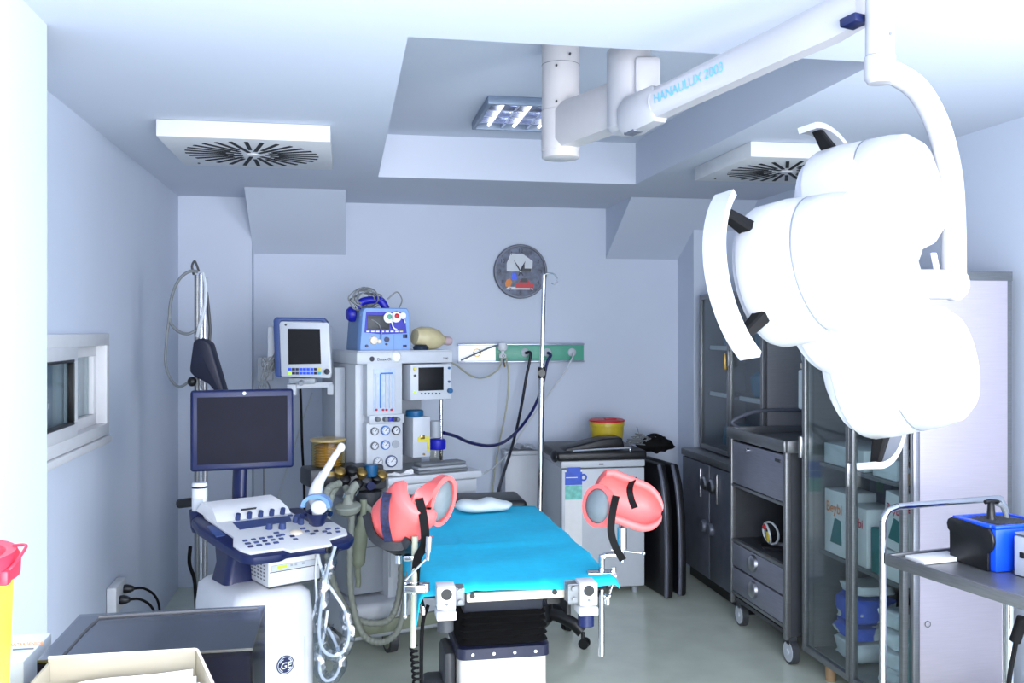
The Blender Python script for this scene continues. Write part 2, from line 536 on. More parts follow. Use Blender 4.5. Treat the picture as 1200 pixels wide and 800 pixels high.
# ---- swirl diffusers hanging under the ceiling
def diffuser(x0, y0, lab):
    W, H = 0.72, 0.073
    t = thing('ceiling_vent', lab, 'ceiling vent', (x0 + W / 2, y0 + W / 2, ZC - H), group='ceiling swirl diffusers')
    mb = MB(); mb.box(-W / 2, W / 2, -W / 2, W / 2, 0, H - 0.001, 0.003)
    part('diffuser_box', mb, m_white, t)
    for k in range(28):
        a = 2 * PI * k / 28
        r0, r1 = (0.055, 0.30) if k % 2 == 0 else (0.12, 0.30)
        if k % 4 == 2: r0 = 0.085
        rc = (r0 + r1) / 2
        mb = MB()
        mb.obox((rc * math.cos(a), rc * math.sin(a), -0.0012), (r1 - r0, 0.017, 0.003), ((math.cos(a), math.sin(a), 0), (-math.sin(a), math.cos(a), 0), (0, 0, 1)))
        part('air_slot', mb, m_slot, t)
    mb = MB(); mb.cyl((0, 0, -0.004), (0, 0, 0), 0.03); part('hub', mb, m_white, t)
    mb = MB(); mb.cyl((-0.28, 0.27, -0.004), (-0.28, 0.27, 0), 0.006, seg=8); part('screw', mb, m_dgrey, t)
diffuser(-0.785, 4.147, 'white square ceiling diffuser with black swirl slots, above the left side of the room')
diffuser(1.875, 4.147, 'white square ceiling diffuser with black swirl slots, half hidden behind the big lamp head')

# ---- louvred luminaire in the recess
t = thing('ceiling_light', 'square louvred ceiling light sunk in the recess behind the lamp column', 'ceiling light', (0.98, 4.80, ZR - 0.03))
w = 0.30
mb = MB()
for a, b, c, d in ((-w, w, -w, -w + 0.02), (-w, w, w - 0.02, w), (-w, -w + 0.02, -w + 0.02, w - 0.02), (w - 0.02, w, -w + 0.02, w - 0.02)):
    mb.box(a, b, c, d, -0.012, 0.029, 0.003)
part('light_frame', mb, mat('light_frame_grey', (124, 140, 162), 0.4, 0.3), t)
mb = MB()
for k in range(1, 4):
    q = -w + 0.02 + (2 * w - 0.04) * k / 4
    mb.box(q - 0.006, q + 0.006, -w + 0.02, w - 0.02, -0.005, 0.022); mb.box(-w + 0.02, w - 0.02, q - 0.006, q + 0.006, -0.005, 0.022)
part('louvre', mb, m_louvre, t)
mb = MB(); mb.box(-w + 0.02, w - 0.02, -w + 0.02, w - 0.02, 0.024, 0.0285); part('reflector', mb, m_louvre, t)
for k in range(4):
    x = -w + 0.02 + (2 * w - 0.04) * (k + 0.5) / 4
    mb = MB(); mb.cyl((x, -w + 0.03, 0.012), (x, w - 0.03, 0.012), 0.009, seg=10); part('lamp_tube', mb, m_tubelamp, t)
# ================================================================ the operating light
colp = pd(657, 150, 3.70)
t = thing('surgical_light', 'big white three-lobed operating light hanging from its ceiling column on a jointed arm', 'operating light', (colp.x, colp.y, ZR))
cx, cy = colp.x, colp.y
zb = CAMZ + (HOR - 186) / F * 3.70
zs1 = CAMZ + (HOR - 77) / F * 3.70; zs2 = CAMZ + (HOR - 130) / F * 3.70
mb = MB(); mb.lathe([(0.074, ZR - 0.001), (0.074, zs2 + 0.004), (0.072, zs2 + 0.002), (0.072, zs2 - 0.002)], (cx, cy, 0)); part('ceiling_column', mb, m_lampcol, t, world=True)
mb = MB(); mb.lathe([(0.072, zs2 - 0.003), (0.076, zs2 - 0.004), (0.076, zb + 0.03), (0.074, zb + 0.028), (0.074, zb + 0.003), (0.068, zb), (0.0, zb - 0.001)], (cx, cy, 0)); part('column_bearing', mb, m_lampcol, t, world=True)
for z, px in ((zs1 + 0.025, 668), (zs1 - 0.02, 652), (zs2 + 0.02, 652)):
    q = pd(px, 100, 3.625); mb = MB(); mb.cyl(V((q.x, q.y, z)) - FWD * 0.006, V((q.x, q.y, z)) + FWD * 0.02, 0.0045, seg=8); part('screw', mb, m_dgrey, t, world=True)
mb = MB(); mb.torus((cx, cy, zs1), (0, 0, 1), 0.0742, 0.0012, 32, 6); part('seam', mb, m_mgrey, t, world=True)
# horizontal arm to the elbow
J = pd(737, 120, 3.28)
za = CAMZ + (HOR - 150) / F * 3.70
A0 = V((cx, cy, za)); A1 = V((J.x, J.y, za))
ad = (A1 - A0).normalized(); asd = ad.cross(UPV)
def octo(c, w, h, side, up, ch=0.35):
    a, b = w / 2, h / 2; k = ch
    pts = [(-a, -b * (1 - k)), (-a, b * (1 - k)), (-a * (1 - k), b), (a * (1 - k), b), (a, b * (1 - k)), (a, -b * (1 - k)), (a * (1 - k), -b), (-a * (1 - k), -b)]
    return [c + side * x + up * y for x, y in pts]
mb = MB(); mb.loft([octo(A0 + ad * 0.03, 0.11, 0.17, asd, UPV), octo(A1, 0.12, 0.16, asd, UPV)]); part('extension_arm', mb, m_lampcol, t, world=True)
# elbow
ze0 = CAMZ + (HOR - 122) / F * 3.28; ze1 = CAMZ + (HOR - 57) / F * 3.28
mb = MB(); mb.lathe([(0.0, ze0 - 0.1), (0.06, ze0 - 0.1), (0.076, ze0 - 0.085), (0.077, ze1 - 0.012), (0.068, ze1), (0, ze1 + 0.001)], (J.x, J.y, 0)); 
part('elbow_joint', mb, m_lampwhite, t, world=True)
q = pd(757, 92, 3.24); mb = MB(); mb.obox((q.x, q.y, q.z), (0.09, 0.10, 0.13), (RGT, FWD, UPV), 0.015); part('elbow_cover', mb, m_lampwhite, t, world=True)
# spring arm
S = pd(1031, 40, 2.30)
B0 = pd(733, 140, 3.22); B1 = pd(1012, 8, 2.36)
bd = (B1 - B0).normalized(); bs = bd.cross(UPV).normalized(); bu = bs.cross(bd)
rings = []
for f, wd, h in ((0.0, 0.07, 0.10), (0.03, 0.085, 0.125), (0.18, 0.085, 0.118), (0.19, 0.075, 0.098), (0.7, 0.075, 0.098), (0.9, 0.078, 0.105), (1.0, 0.06, 0.09)):
    rings.append(octo(B0.lerp(B1, f), wd, h, bs, bu, 0.42))
mb = MB(); mb.loft(rings); sa = part('spring_arm', mb, m_lampwhite, t, world=True)
q = pd(742, 154, 3.17); mb = MB(); mb.obox(q, (0.055, 0.04, 0.016), (bd, bs, bu), 0.003); part('arm_clip', mb, m_dsteel, sa, world=True, label='dark clip')
q = pd(1001, 25, 2.33); mb = MB(); mb.obox(q, (0.05, 0.05, 0.022), (bd, bs, bu), 0.003); part('arm_clip', mb, m_navy, sa, world=True, label='dark clip')
# lettering along the arm's side towards the camera
side = -bs if (-bs).dot(FWD) < 0 else bs
tp = B0.lerp(B1, 0.205) + side * 0.0385 + bu * 0.0
mb = MB(); mb.text('HANAULUX 2003', tp - bu * 0.012, bd, bu, 0.042, 0.0012 if bd.cross(bu).dot(side) > 0 else -0.0012, bold=0.0004); part('lettering', mb, m_lblink, sa, world=True)
mb = MB(); mb.torus(B0.lerp(B1, 0.185), bd, 0.045, 0.004, 24, 6); part('arm_collar', mb, m_lampwhite, sa, world=True)
# shaft, yoke and pivot
zc0 = CAMZ + (HOR - 92) / F * 2.3; zc1 = CAMZ + (HOR - 66) / F * 2.3
mb = MB(); mb.lathe([(0.034, ZC - 0.012), (0.034, zc1 + 0.002), (0.032, zc1)], (S.x, S.y, 0)); part('shaft', mb, m_lampwhite, t, world=True)
mb = MB(); mb.lathe([(0.032, zc1 - 0.001), (0.037, zc1 - 0.002), (0.037, zc0), (0.028, zc0 - 0.012), (0, zc0 - 0.013)], (S.x, S.y, 0)); part('shaft_bearing', mb, m_lampwhite, t, world=True)
mb = MB(); q = pd(1044, 39, 2.265); mb.cyl(q, q + FWD * 0.02, 0.004, seg=8); part('screw', mb, m_mgrey, t, world=True)
yp = [pd(1032, 84, 2.3), pd(1052, 88, 2.3), pd(1078, 108, 2.3), pd(1100, 150, 2.3), pd(1113, 205, 2.3), pd(1117, 260, 2.3), pd(1118, 330, 2.3)]
mb = MB(); mb.tube(yp, 0.0285, 18, 8); part('yoke', mb, m_lampwhite, t, world=True)
q = pd(1118, 333, 2.3)
mb = MB(); mb.ell(q, (0.042, 0.042, 0.034), (FWD, UPV, RGT)); mb.cyl(q + RGT * 0.01, q - RGT * 0.10, 0.037); part('pivot', mb, m_lampwhite, t, world=True)

# lamp head: local frame e1 (towards the first lobe), e2 (up), bk (back of the lamp)
bk = cv(0.70, 0.17, -0.68).normalized()
e2 = (UPV - bk * UPV.dot(bk)).normalized()
e1 = e2.cross(bk).normalized()
if e1.dot(RGT) > 0: e1 = -e1
HC = pd(966, 343, 2.30)
LR, LC = 0.247, 0.158
KS, KT = 1.07, 1.22
angs = [math.radians(a) for a in (7, 120, 238)]
def hpt(x, y, z): return HC + e1 * x + e2 * y + bk * (z * KT)
def outline(th, sc=1.0):
    d = V((math.cos(th), math.sin(th)))
    acc = 0.0
    for a in angs:
        c = V((math.cos(a), math.sin(a))) * LR
        bq = d.dot(c); disc = LC * LC - (c.length_squared - bq * bq)
        r = bq + math.sqrt(disc) if disc > 0 and bq > 0 else 0.0
        acc += max(r, 0) ** 5
    acc += 0.205 ** 5
    return acc ** (1 / 5) * sc
N = 90
rings = []
for z, sc in ((0.0, 0.93), (-0.001, 0.985), (0.012, 1.0), (0.06, 0.995), (0.10, 0.96), (0.125, 0.90), (0.145, 0.78), (0.158, 0.6), (0.165, 0.35), (0.168, 0.02)):
    rings.append([hpt(math.cos(2 * PI * k / N) * outline(2 * PI * k / N, sc), math.sin(2 * PI * k / N) * outline(2 * PI * k / N, sc), z) for k in range(N)])
mb = MB(); mb.loft(rings); head = part('lamp_head', mb, m_lampwhite, t, world=True, sharp=60)
rings = []
for z, sc in ((0.001, 0.95), (-0.016, 0.94), (-0.02, 0.90), (-0.014, 0.02)):
    rings.append([hpt(math.cos(2 * PI * k / N) * outline(2 * PI * k / N, sc), math.sin(2 * PI * k / N) * outline(2 * PI * k / N, sc), z) for k in range(N)])
mb = MB(); mb.loft(rings); part('front_glass', mb, m_rail, head, world=True)
for i, a in enumerate(angs):
    lc = hpt(math.cos(a) * LR, math.sin(a) * LR, 0)
    mb = MB(); mb.lathe([(r_ * KS, h_ * KT) for r_, h_ in [(0.147, 0.02), (0.146, 0.07), (0.143, 0.098), (0.1405, 0.104), (0.1405, 0.106), (0.142, 0.109), (0.137, 0.15), (0.128, 0.18), (0.105, 0.2), (0.06, 0.208), (0, 0.21)]], lc, bk, 44)
    lh_ = part('lamp_housing', mb, m_lampwhite, head, world=True, sharp=30)
    mb = MB(); mb.torus(lc + bk * (0.105 * KT), bk, 0.1412 * KS, 0.0016, 48, 6); part('seam', mb, m_mgrey, lh_, world=True)
    # grab rail round the lobe with its two dark brackets
    out = (math.cos(a), math.sin(a))
    sw = 52 if i == 0 else 44; off = -7 if i == 0 else 0
    ctr = (math.cos(a) * LR, math.sin(a) * LR)
    pts = []
    for k in range(25):
        b = a + math.radians(off - sw + 2 * sw * k / 24)
        pts.append(hpt(ctr[0] + 0.226 * math.cos(b), ctr[1] + 0.226 * math.sin(b), -0.005))
    mb = MB(); mb.ribbon(pts, 0.048, bk, 0.016, smooth=0)
    hr = part('grab_rail', mb, m_rail, head, world=True, sharp=60)
    for sgn in (-1, 1):
        b = a + math.radians(off + sgn * (sw - 13))
        d = V((math.cos(b), math.sin(b)))
        p0 = hpt(ctr[0] + 0.150 * d.x, ctr[1] + 0.150 * d.y, 0.02); p1 = hpt(ctr[0] + 0.221 * d.x, ctr[1] + 0.221 * d.y, -0.003)
        mb = MB(); x_, y_, z_ = frame_of(p1 - p0, bk)
        mb.loft([octo(p0, 0.032, 0.036, y_, x_, 0.3), octo(p1, 0.022, 0.022, y_, x_, 0.3)])
        part('rail_bracket', mb, m_rubber, hr, world=True)
q = pd(1097, 312, 2.22)
mb = MB(); mb.obox(q, (0.012, 0.006, 0.065), (RGT, FWD, (UPV - RGT * 0.2).normalized())); part('rating_sticker', mb, m_lilac, head, world=True)
# ================================================================ examination table
BX0, BX1, BY0, BY1, BZ = 0.245, 0.915, 3.12, 4.52, 0.835
bcx = (BX0 + BX1) / 2
t = thing('examination_table', 'gynaecological examination table on a black bellows pedestal in the middle of the room', 'examination table', (bcx, 3.7, 0))
mb = MB(); mb.box(BX0 + 0.005, BX1 - 0.005, BY0 + 0.05, BY1, BZ - 0.045, BZ - 0.002, 0.02, 3); part('seat_cushion', mb, m_vinyl, t, world=True)
mb = MB(); mb.box(BX0 + 0.02, BX1 - 0.03, BY1 + 0.015, BY1 + 0.30, BZ - 0.055, BZ + 0.03, 0.03, 3); part('head_cushion', mb, m_vinyl, t, world=True)
mb = MB(); mb.box(0.40, 0.735, BY0 + 0.0, BY0 + 0.03, BZ - 0.046, BZ - 0.017, 0.003)
mb.box(BX0 + 0.04, BX1 - 0.04, BY0 + 0.35, BY1 + 0.2, BZ - 0.11, BZ - 0.071, 0.006)
fr = part('seat_frame', mb, m_cream, t, world=True)
for x in (0.418, 0.70):
    mb = MB(); mb.cyl((x, BY0 - 0.004, BZ - 0.024), (x, BY0 + 0.004, BZ - 0.024), 0.009, seg=12); part('rubber_stop', mb, m_black, fr, world=True)
# side rails
for x in (BX0 + 0.016, BX1 - 0.004):
    mb = MB(); mb.box(x - 0.006, x + 0.006, BY0 + 0.08, BY1 - 0.1, BZ - 0.105, BZ - 0.075, 0.002); part('side_rail', mb, m_chrome, t, world=True)
# clamp sockets at the two front corners
SK = BY0 - 0.09
for x, z0, nv in ((0.322, BZ + 0.034, 0), (0.797, BZ + 0.024, 1)):
    mb = MB(); mb.box(x - 0.030, x + 0.030, SK, SK + 0.075, z0 - 0.074, z0, 0.003); mb.box(x - 0.02, x + 0.02, SK + 0.075, BY0 + 0.1, z0 - 0.074, z0 - 0.045); s = part('clamp_socket', mb, m_white, t, world=True)
    mb = MB(); mb.box(x - 0.032, x + 0.032, SK - 0.004, SK + 0.08, z0 - 0.108, z0 - 0.082, 0.003); mb.cyl((x, SK + 0.04, z0 - 0.085), (x, SK + 0.04, z0 - 0.07), 0.02)
    part('lower_block', mb, m_white, s, world=True)
    mb = MB(); mb.cyl((x, SK - 0.003, z0 - 0.024), (x, SK + 0.02, z0 - 0.024), 0.018); part('socket_hole', mb, m_black, s, world=True)
    mb = MB(); mb.cyl((x, SK - 0.003, z0 - 0.056), (x, SK + 0.0, z0 - 0.056), 0.005, seg=8); part('screw', mb, m_mgrey, s, world=True)
    mb = MB(); mb.cyl((x, SK + 0.04, z0 - 0.152), (x, SK + 0.04, z0 - 0.109), 0.027); part('sleeve', mb, m_navy if nv else m_dgrey, s, world=True)
    sx = 1 if nv == 0 else -1
    mb = MB(); mb.box(x + sx * 0.031, x + sx * 0.062, SK + 0.02, SK + 0.075, z0 - 0.07, z0 - 0.01, 0.004); mb.cyl((x + sx * 0.046, SK + 0.01, z0 - 0.02), (x + sx * 0.046, SK + 0.05, z0 - 0.02), 0.010, seg=12)
    mb.cyl((x + sx * 0.046, SK + 0.01, z0 - 0.055), (x + sx * 0.046, SK + 0.05, z0 - 0.055), 0.008, seg=12); part('latch', mb, m_steeld, s, world=True)
# dark brackets under the seat, right
mb = MB(); mb.box(0.748, 0.762, BY0 + 0.02, BY0 + 0.5, BZ - 0.11, BZ - 0.02); mb.prism([(0, 0), (0.05, 0.0), (0.05, 0.02), (0.02, 0.06), (0, 0.06)], (0.70, BY0 + 0.12, BZ - 0.10), (1, 0, 0), (0, 0, 1), (0, 0.3, 0))
part('seat_bracket', mb, m_black, t, world=True)
# pedestal: column, bellows, collar and base cover
PX, PY = 0.590, 3.72
mb = MB(); mb.box(PX - 0.155, PX + 0.155, PY - 0.20, PY + 0.22, 0.63, BZ - 0.05, 0.01); part('column_head', mb, mat('navy_black', (24, 28, 46), 0.4), t, world=True)
def rrect(cx, cy, hx, hy, r, z, n=6):
    pts = []
    for sx, sy, a0 in ((1, 1, 0), (-1, 1, 90), (-1, -1, 180), (1, -1, 270)):
        for k in range(n + 1):
            a = math.radians(a0 + 90 * k / n)
            pts.append(V((cx + sx * (hx - r) + r * math.cos(a), cy + sy * (hy - r) + r * math.sin(a), z)))
    return pts
rings = []
zt, zbm, nf = 0.635, 0.507, 5
for k in range(2 * nf + 1):
    z = zt + (zbm - zt) * k / (2 * nf); o = 0.0 if k % 2 == 0 else 0.016
    g = 0.006 * k / (2 * nf)
    rings.append(rrect(PX, PY, 0.152 + o + g, 0.20 + o + g, 0.03, z))
mb = MB(); mb.loft(rings); part('bellows_cover', mb, m_rubber, t, world=True, sharp=20)
mb = MB(); mb.loft([rrect(PX, PY, 0.178, 0.225, 0.035, 0.462), rrect(PX, PY, 0.178, 0.225, 0.035, 0.503), rrect(PX, PY, 0.165, 0.21, 0.03, 0.508)]); cl = part('collar', mb, mat('collar_navy', (30, 34, 60), 0.35), t, world=True)
for x in (-0.12, -0.04, 0.04, 0.12):
    mb = MB(); mb.cyl((PX + x, PY - 0.229, 0.483), (PX + x, PY - 0.22, 0.483), 0.006, seg=10); part('screw', mb, m_chrome, cl, world=True)
mb = MB(); mb.loft([rrect(PX, PY, 0.168, 0.213, 0.03, 0.06), rrect(PX, PY, 0.168, 0.213, 0.03, 0.461)]); part('base_cover', mb, mat('base_enamel', (232, 228, 222), 0.35, var=0.02), t, world=True)
mb = MB(); mb.loft([rrect(PX, PY + 0.1, 0.26, 0.42, 0.06, 0.0), rrect(PX, PY + 0.1, 0.25, 0.41, 0.06, 0.06)]); part('foot_plate', mb, m_dgrey, t, world=True)
# cable loop hanging from the left edge
mb = MB(); mb.tube([(0.285, 3.3, BZ - 0.1), (0.262, 3.27, 0.66), (0.262, 3.28, 0.4), (0.285, 3.3, 0.2), (0.30, 3.35, 0.08)], 0.007, 8, 8); part('control_cable', mb, m_rubber, t, world=True)
mb = MB(); mb.box(0.30, 0.385, 3.62, 3.76, 0.0, 0.34, 0.02); mb.box(0.372, 0.42, 3.60, 3.80, 0.0, 0.46, 0.02); part('pump_housing', mb, m_dgrey, t, world=True)

# ---- blue drape over the table
mb = MB()
nx, ny = 34, 46
gx0, gx1, gy0, gy1 = BX0 - 0.055, BX1 + 0.022, BY0 - 0.012, BY1 + 0.0
rows = []
rr = random.Random(3)
ph = [rr.uniform(0, 6.28) for _ in range(8)]
for j in range(ny + 1):
    y = gy0 + (gy1 - gy0) * j / ny
    row = []
    for i in range(nx + 1):
        x = gx0 + (gx1 - gx0) * i / nx
        z = BZ + 0.006 + 0.003 * math.sin(9 * x + ph[0] + 3 * y) + 0.0025 * math.sin(17 * y + ph[1] - 6 * x)
        # folds pressed into the cloth
        for fx in (0.46, 0.70):
            z += 0.006 * math.exp(-((x - fx - 0.05 * (y - 3.8)) / 0.012) ** 2)
        z += 0.006 * math.exp(-((y - 3.72 - 0.05 * (x - .5)) / 0.013) ** 2)
        xx, yy = x, y
        e = max(0, BX0 - x); z -= 1.6 * e * (1 + 0.35 * math.sin(20 * y + ph[2])) * (1 if y < 3.9 else 0.7); xx = x + 0.75 * e
        e = max(0, x - BX1); z -= 0.75 * e * (1 + 0.4 * math.sin(18 * y + ph[3])); xx -= 0.35 * e
        e = max(0, BY0 + 0.03 - y); z -= 0.5 * e * (1 + 0.2 * math.sin(14 * x + ph[4])); yy = y + 0.30 * e
        row.append(V((xx, yy, max(z, BZ - 0.12))))
    rows.append(row)
mb.loft(rows, caps=False, closed_ring=False)
dr = single('surgical_drape', mb, m_drape, 'bright blue cloth drape spread over the examination table', 'drape', sharp=180)
sm = dr.modifiers.new('solid', 'SOLIDIFY'); sm.thickness = 0.002; sm.offset = 1
# ---- small white pillow at the head of the drape
c = pd(566, 592, 4.42); c.z = BZ + 0.014
rings = []
for k in range(13):
    f = -1 + 2 * k / 12; s = max(0.02, (1 - abs(f) ** 3.2)) ** 0.5
    rings.append([c + V((0.137 * f, 0.075 * s * math.cos(a) + 0.006 * math.sin(5 * f), 0.028 + 0.030 * s * (math.sin(a)) + (0.006 * math.sin(7 * f) if math.sin(a) > 0 else 0))) for a in [2 * PI * q / 20 for q in range(20)]])
mb = MB(); mb.loft(rings)
pl = single('small_pillow', mb, m_pilc, 'small white pillow lying on the head end of the blue drape', 'pillow', sharp=180)

# ---- the two padded leg supports
def leg_support(label, C, ax, op, L, R, pole, clampz, straps, tail, extra):
    t = thing('leg_support', label, 'leg support', (pole[0].x, pole[0].y, 0), group='leg supports of the examination table')
    a = V(ax).normalized(); o = V(op); o = (o - a * o.dot(a)).normalized(); w = a.cross(o)
    def rad(s):
        if s < 0.12: return R * (0.86 + 0.14 * s / 0.12)
        if s < 0.62: return R
        q = (s - 0.62) / 0.38
        return R * math.sqrt(max(0.0, 1 - (q * 0.93) ** 2.2))
    rings = []
    NA = 22
    for i in range(19):
        s = i / 18; r = rad(s); lift = 0.0
        pts = []
        am = math.radians(extra.get('am', 112)); q0, q1 = [math.radians(v) for v in extra.get('span', (-extra.get('am', 112), extra.get('am', 112)))]
        P = C + a * ((s - 0.5) * L)
        ro, ri = r, max(r - 0.026, 0.2 * r)
        for k in range(NA + 1):
            q = q0 + (q1 - q0) * k / NA
            pts.append(P - o * (ro * math.cos(q)) + w * (ro * 1.02 * math.sin(q)))
        # rounded lip
        for q, rm in ((q1 + 0.10, (ro * 0.75 + ri * 0.25)), (q1 + 0.10, (ro * 0.25 + ri * 0.75))):
            pts.append(P - o * (rm * math.cos(q)) + w * (rm * 1.02 * math.sin(q)))
        for k in range(NA + 1):
            q = q1 - (q1 - q0) * k / NA
            pts.append(P - o * (ri * math.cos(q)) + w * (ri * 1.02 * math.sin(q)))
        for q, rm in ((q0 - 0.10, (ro * 0.25 + ri * 0.75)), (q0 - 0.10, (ro * 0.75 + ri * 0.25))):
            pts.append(P - o * (rm * math.cos(q)) + w * (rm * 1.02 * math.sin(q)))
        rings.append(pts)
    mb = MB(); mb.loft(rings); cr = part('cradle_pad', mb, m_coral, t, world=True, sharp=75)
    # padded hoop at the inner end round the grey shell
    Ce, hx, hy, nrm, roll = extra['hoop']
    nrm = V(nrm).normalized(); uu = (UPV - nrm * UPV.dot(nrm)).normalized(); ww = nrm.cross(uu)
    cr_, sr_ = math.cos(roll), math.sin(roll)
    uu, ww = uu * cr_ + ww * sr_, ww * cr_ - uu * sr_
    g0, g1 = extra.get('arc', (0, 360))
    pts = [Ce + ww * (hx * math.cos(math.radians(g0 + (g1 - g0) * k / 36))) + uu * (hy * math.sin(math.radians(g0 + (g1 - g0) * k / 36))) for k in range(37)]
    mb = MB(); mb.ribbon(pts, extra.get('rimw', 0.03), nrm, 0.014, 0); part('pad_rim', mb, m_coral, cr, world=True, sharp=70)
    mb = MB()
    prof = [(0.0, 0.028), (0.4, 0.026), (0.75, 0.016), (0.96, 0.0), (0.98, -0.006), (0.9, -0.012), (0.0, -0.012)]
    rr = [[Ce + nrm * h + ww * (hx * s * math.cos(2 * PI * k / 32)) + uu * (hy * s * math.sin(2 * PI * k / 32)) for k in range(32)] for s, h in [(max(p[0], 0.01), p[1]) for p in prof]]
    mb.loft(rr); part('end_shell', mb, m_shell, t, world=True, sharp=60)
    if 'bridge' in extra:
        mb = MB(); mb.ribbon(extra['bridge'], 0.055, cv(0.75, 0.35, 0.3), 0.016, 6); part('pad_flap', mb, m_coral, cr, world=True, sharp=60)
    # rod with clamp, knuckle and crank
    mb = MB(); mb.tube(pole, extra['pr'], 12, 6 if len(pole) > 2 else 0); part('support_pole', mb, extra['pm'], t, world=True)
    for k, (pts, wd, wdir, m) in enumerate(straps):
        mb = MB(); mb.ribbon(pts, wd, wdir, 0.004, 6); part('strap', mb, m, t, world=True, label='patterned navy strap' if m is m_strap else 'black strap')
    mb = MB()
    for kind_, args in extra['clamp']:
        getattr(mb, kind_)(*args)
    part('clamp', mb, m_chrome, t, world=True)
    if tail:
        mb = MB()
        for kind_, args in tail:
            getattr(mb, kind_)(*args)
        part('under_shell', mb, m_vinyl, t, world=True)
    return t
D = 3.22
# right support: trough opens towards the viewer and up, outer end lower
s1 = ([pd(743, 560, D + 0.08), pd(738, 572, D - 0.02), pd(740, 585, D - 0.04), pd(744, 595, D - 0.06)], 0.022, cv(1, 0.3, 0), m_rubber)
s2 = ([pd(722, 581, D - 0.10), pd(718, 600, D - 0.13), pd(716, 622, D - 0.14), pd(721, 640, D - 0.14), pd(730, 656, D - 0.13)], 0.024, cv(1, 0.1, 0), m_rubber)
dp = 3.34
px = pd(706, 690, dp).x
P0 = pd(705, 768, dp)
pole = [P0, V((P0.x, P0.y, pd(706, 660, dp).z)), pd(707, 653, dp), pd(711, 650, dp), pd(722, 650, dp), pd(729, 648, dp)]
cl = [('obox', (pd(703, 675, dp - 0.02), (0.09, 0.05, 0.036), (RGT, FWD, UPV), 0.005)), ('cyl', (pd(700, 675, dp), pd(722, 674, dp), 0.013)), ('cyl', (pd(719, 680, dp), pd(719, 664, dp), 0.009)),
      ('cyl', (pd(720, 678, dp - 0.02), pd(714, 697, dp - 0.02), 0.004)), ('ell', (pd(714, 698, dp - 0.02), (0.008, 0.008, 0.008))),
      ('cyl', (pd(729, 643, dp - 0.02), pd(729, 618, dp - 0.02), 0.017)), ('cyl', (pd(728, 618, dp), pd(729, 600, dp + 0.02), 0.009)), ('cyl', (pd(729, 658, dp), pd(729, 643, dp), 0.008)),
      ('cyl', (pd(716, 644, dp - 0.02), pd(754, 648, dp - 0.02), 0.0025)), ('ell', (pd(754, 648, dp - 0.02), (0.008, 0.008, 0.008)))]
leg_support('coral-padded leg support on the chrome pole, right of the blue drape, its trough open', pd(742, 588, D + 0.02), cv(0.84, -0.36, 0.30), cv(0.10, 0.74, -0.64), 0.245, 0.088, pole, 0, [s1, s2], None,
            {'span': (-112, 62), 'rimw': 0.022, 'hoop': (pd(702, 593, D - 0.06), 0.056, 0.066, cv(-0.65, 0.25, -0.72), 0.35), 'pr': 0.011, 'pm': m_chrome, 'clamp': cl})
# left support: seen from its rounded back
D2 = 3.20
s1 = ([pd(454, 577, D2 - 0.10), pd(451, 592, D2 - 0.125), pd(451, 612, D2 - 0.125), pd(455, 634, D2 - 0.09)], 0.028, cv(1, 0, 0), m_strap)
s2 = ([pd(491, 584, D2 - 0.11), pd(495, 600, D2 - 0.12), pd(498, 622, D2 - 0.13), pd(497, 640, D2 - 0.12), pd(489, 655, D2 - 0.10), pd(486, 690, D2 - 0.06)], 0.028, cv(1, 0.1, 0), m_rubber)
s3 = ([pd(504, 593, D2 - 0.04), pd(499, 606, D2 - 0.10), pd(498, 620, D2 - 0.12)], 0.016, cv(1, 0.4, 0), m_rubber)
P0 = pd(484, 758, 3.12)
pole = [P0, pd(486, 628, 3.12)]
dq = 3.09
cl = [('obox', (pd(487, 688, dq), (0.07, 0.05, 0.026), (RGT, FWD, UPV), 0.004)), ('cyl', (pd(484, 694, 3.12), pd(484, 680, 3.12), 0.021)), ('cyl', (pd(499, 692, dq), pd(499, 683, dq), 0.014)),
      ('cyl', (pd(475, 682, dq), pd(475, 722, dq), 0.005)), ('ell', (pd(475, 722, dq), (0.008, 0.008, 0.009))),
      ('cyl', (pd(475, 680, dq - 0.03), pd(501, 653, dq - 0.03), 0.004)), ('cyl', (pd(501, 656, dq - 0.03), pd(502, 645, dq - 0.03), 0.008)), ('cyl', (pd(502, 646, dq - 0.03), pd(503, 628, dq - 0.03), 0.012)),
      ('obox', (pd(482, 653, 3.12), (0.05, 0.04, 0.02), (RGT, FWD, UPV), 0.006)), ('cyl', (pd(467, 660, 3.14), pd(467, 650, 3.14), 0.012))]
bp = [pd(438, 612, D2 + 0.04), pd(444, 632, D2 + 0.0), pd(458, 642, D2 - 0.02), pd(478, 643, D2 - 0.02), pd(488, 632, D2 - 0.02)]
tail = [('ribbon', (bp, 0.15, cv(0.15, -0.35, 0.9), 0.028, 6))]
ls = leg_support('coral-padded leg support on the slim pole, left of the blue drape, showing its rounded back', pd(474, 602, D2), cv(-0.55, -0.62, 0.42), cv(0.25, 0.16, 0.95), 0.225, 0.100, pole, 0, [s1, s2, s3], tail,
            {'hoop': (pd(516, 586, D2 + 0.0), 0.050, 0.080, cv(0.72, -0.10, -0.66), -0.28), 'pr': 0.0105, 'pm': m_ivory, 'clamp': cl, 'rimw': 0.035, 'am': 72, 'bridge': [pd(484, 598, D2 - 0.09), pd(494, 583, D2 - 0.085), pd(506, 570, D2 - 0.05), pd(517, 561, D2 - 0.01)]})
q0 = pd(484.5, 756, 3.12)
mb = MB(); hp = []
for k in range(150):
    f = k / 149; an = f * 2 * PI * 12
    c = q0.lerp(pd(491, 835, 3.12), f)
    hp.append(c + RGT * (0.011 * math.cos(an)) + FWD * (0.011 * math.sin(an)))
mb.tube(hp, 0.0045, 6); part('coiled_cord', mb, m_rubber, ls, world=True)

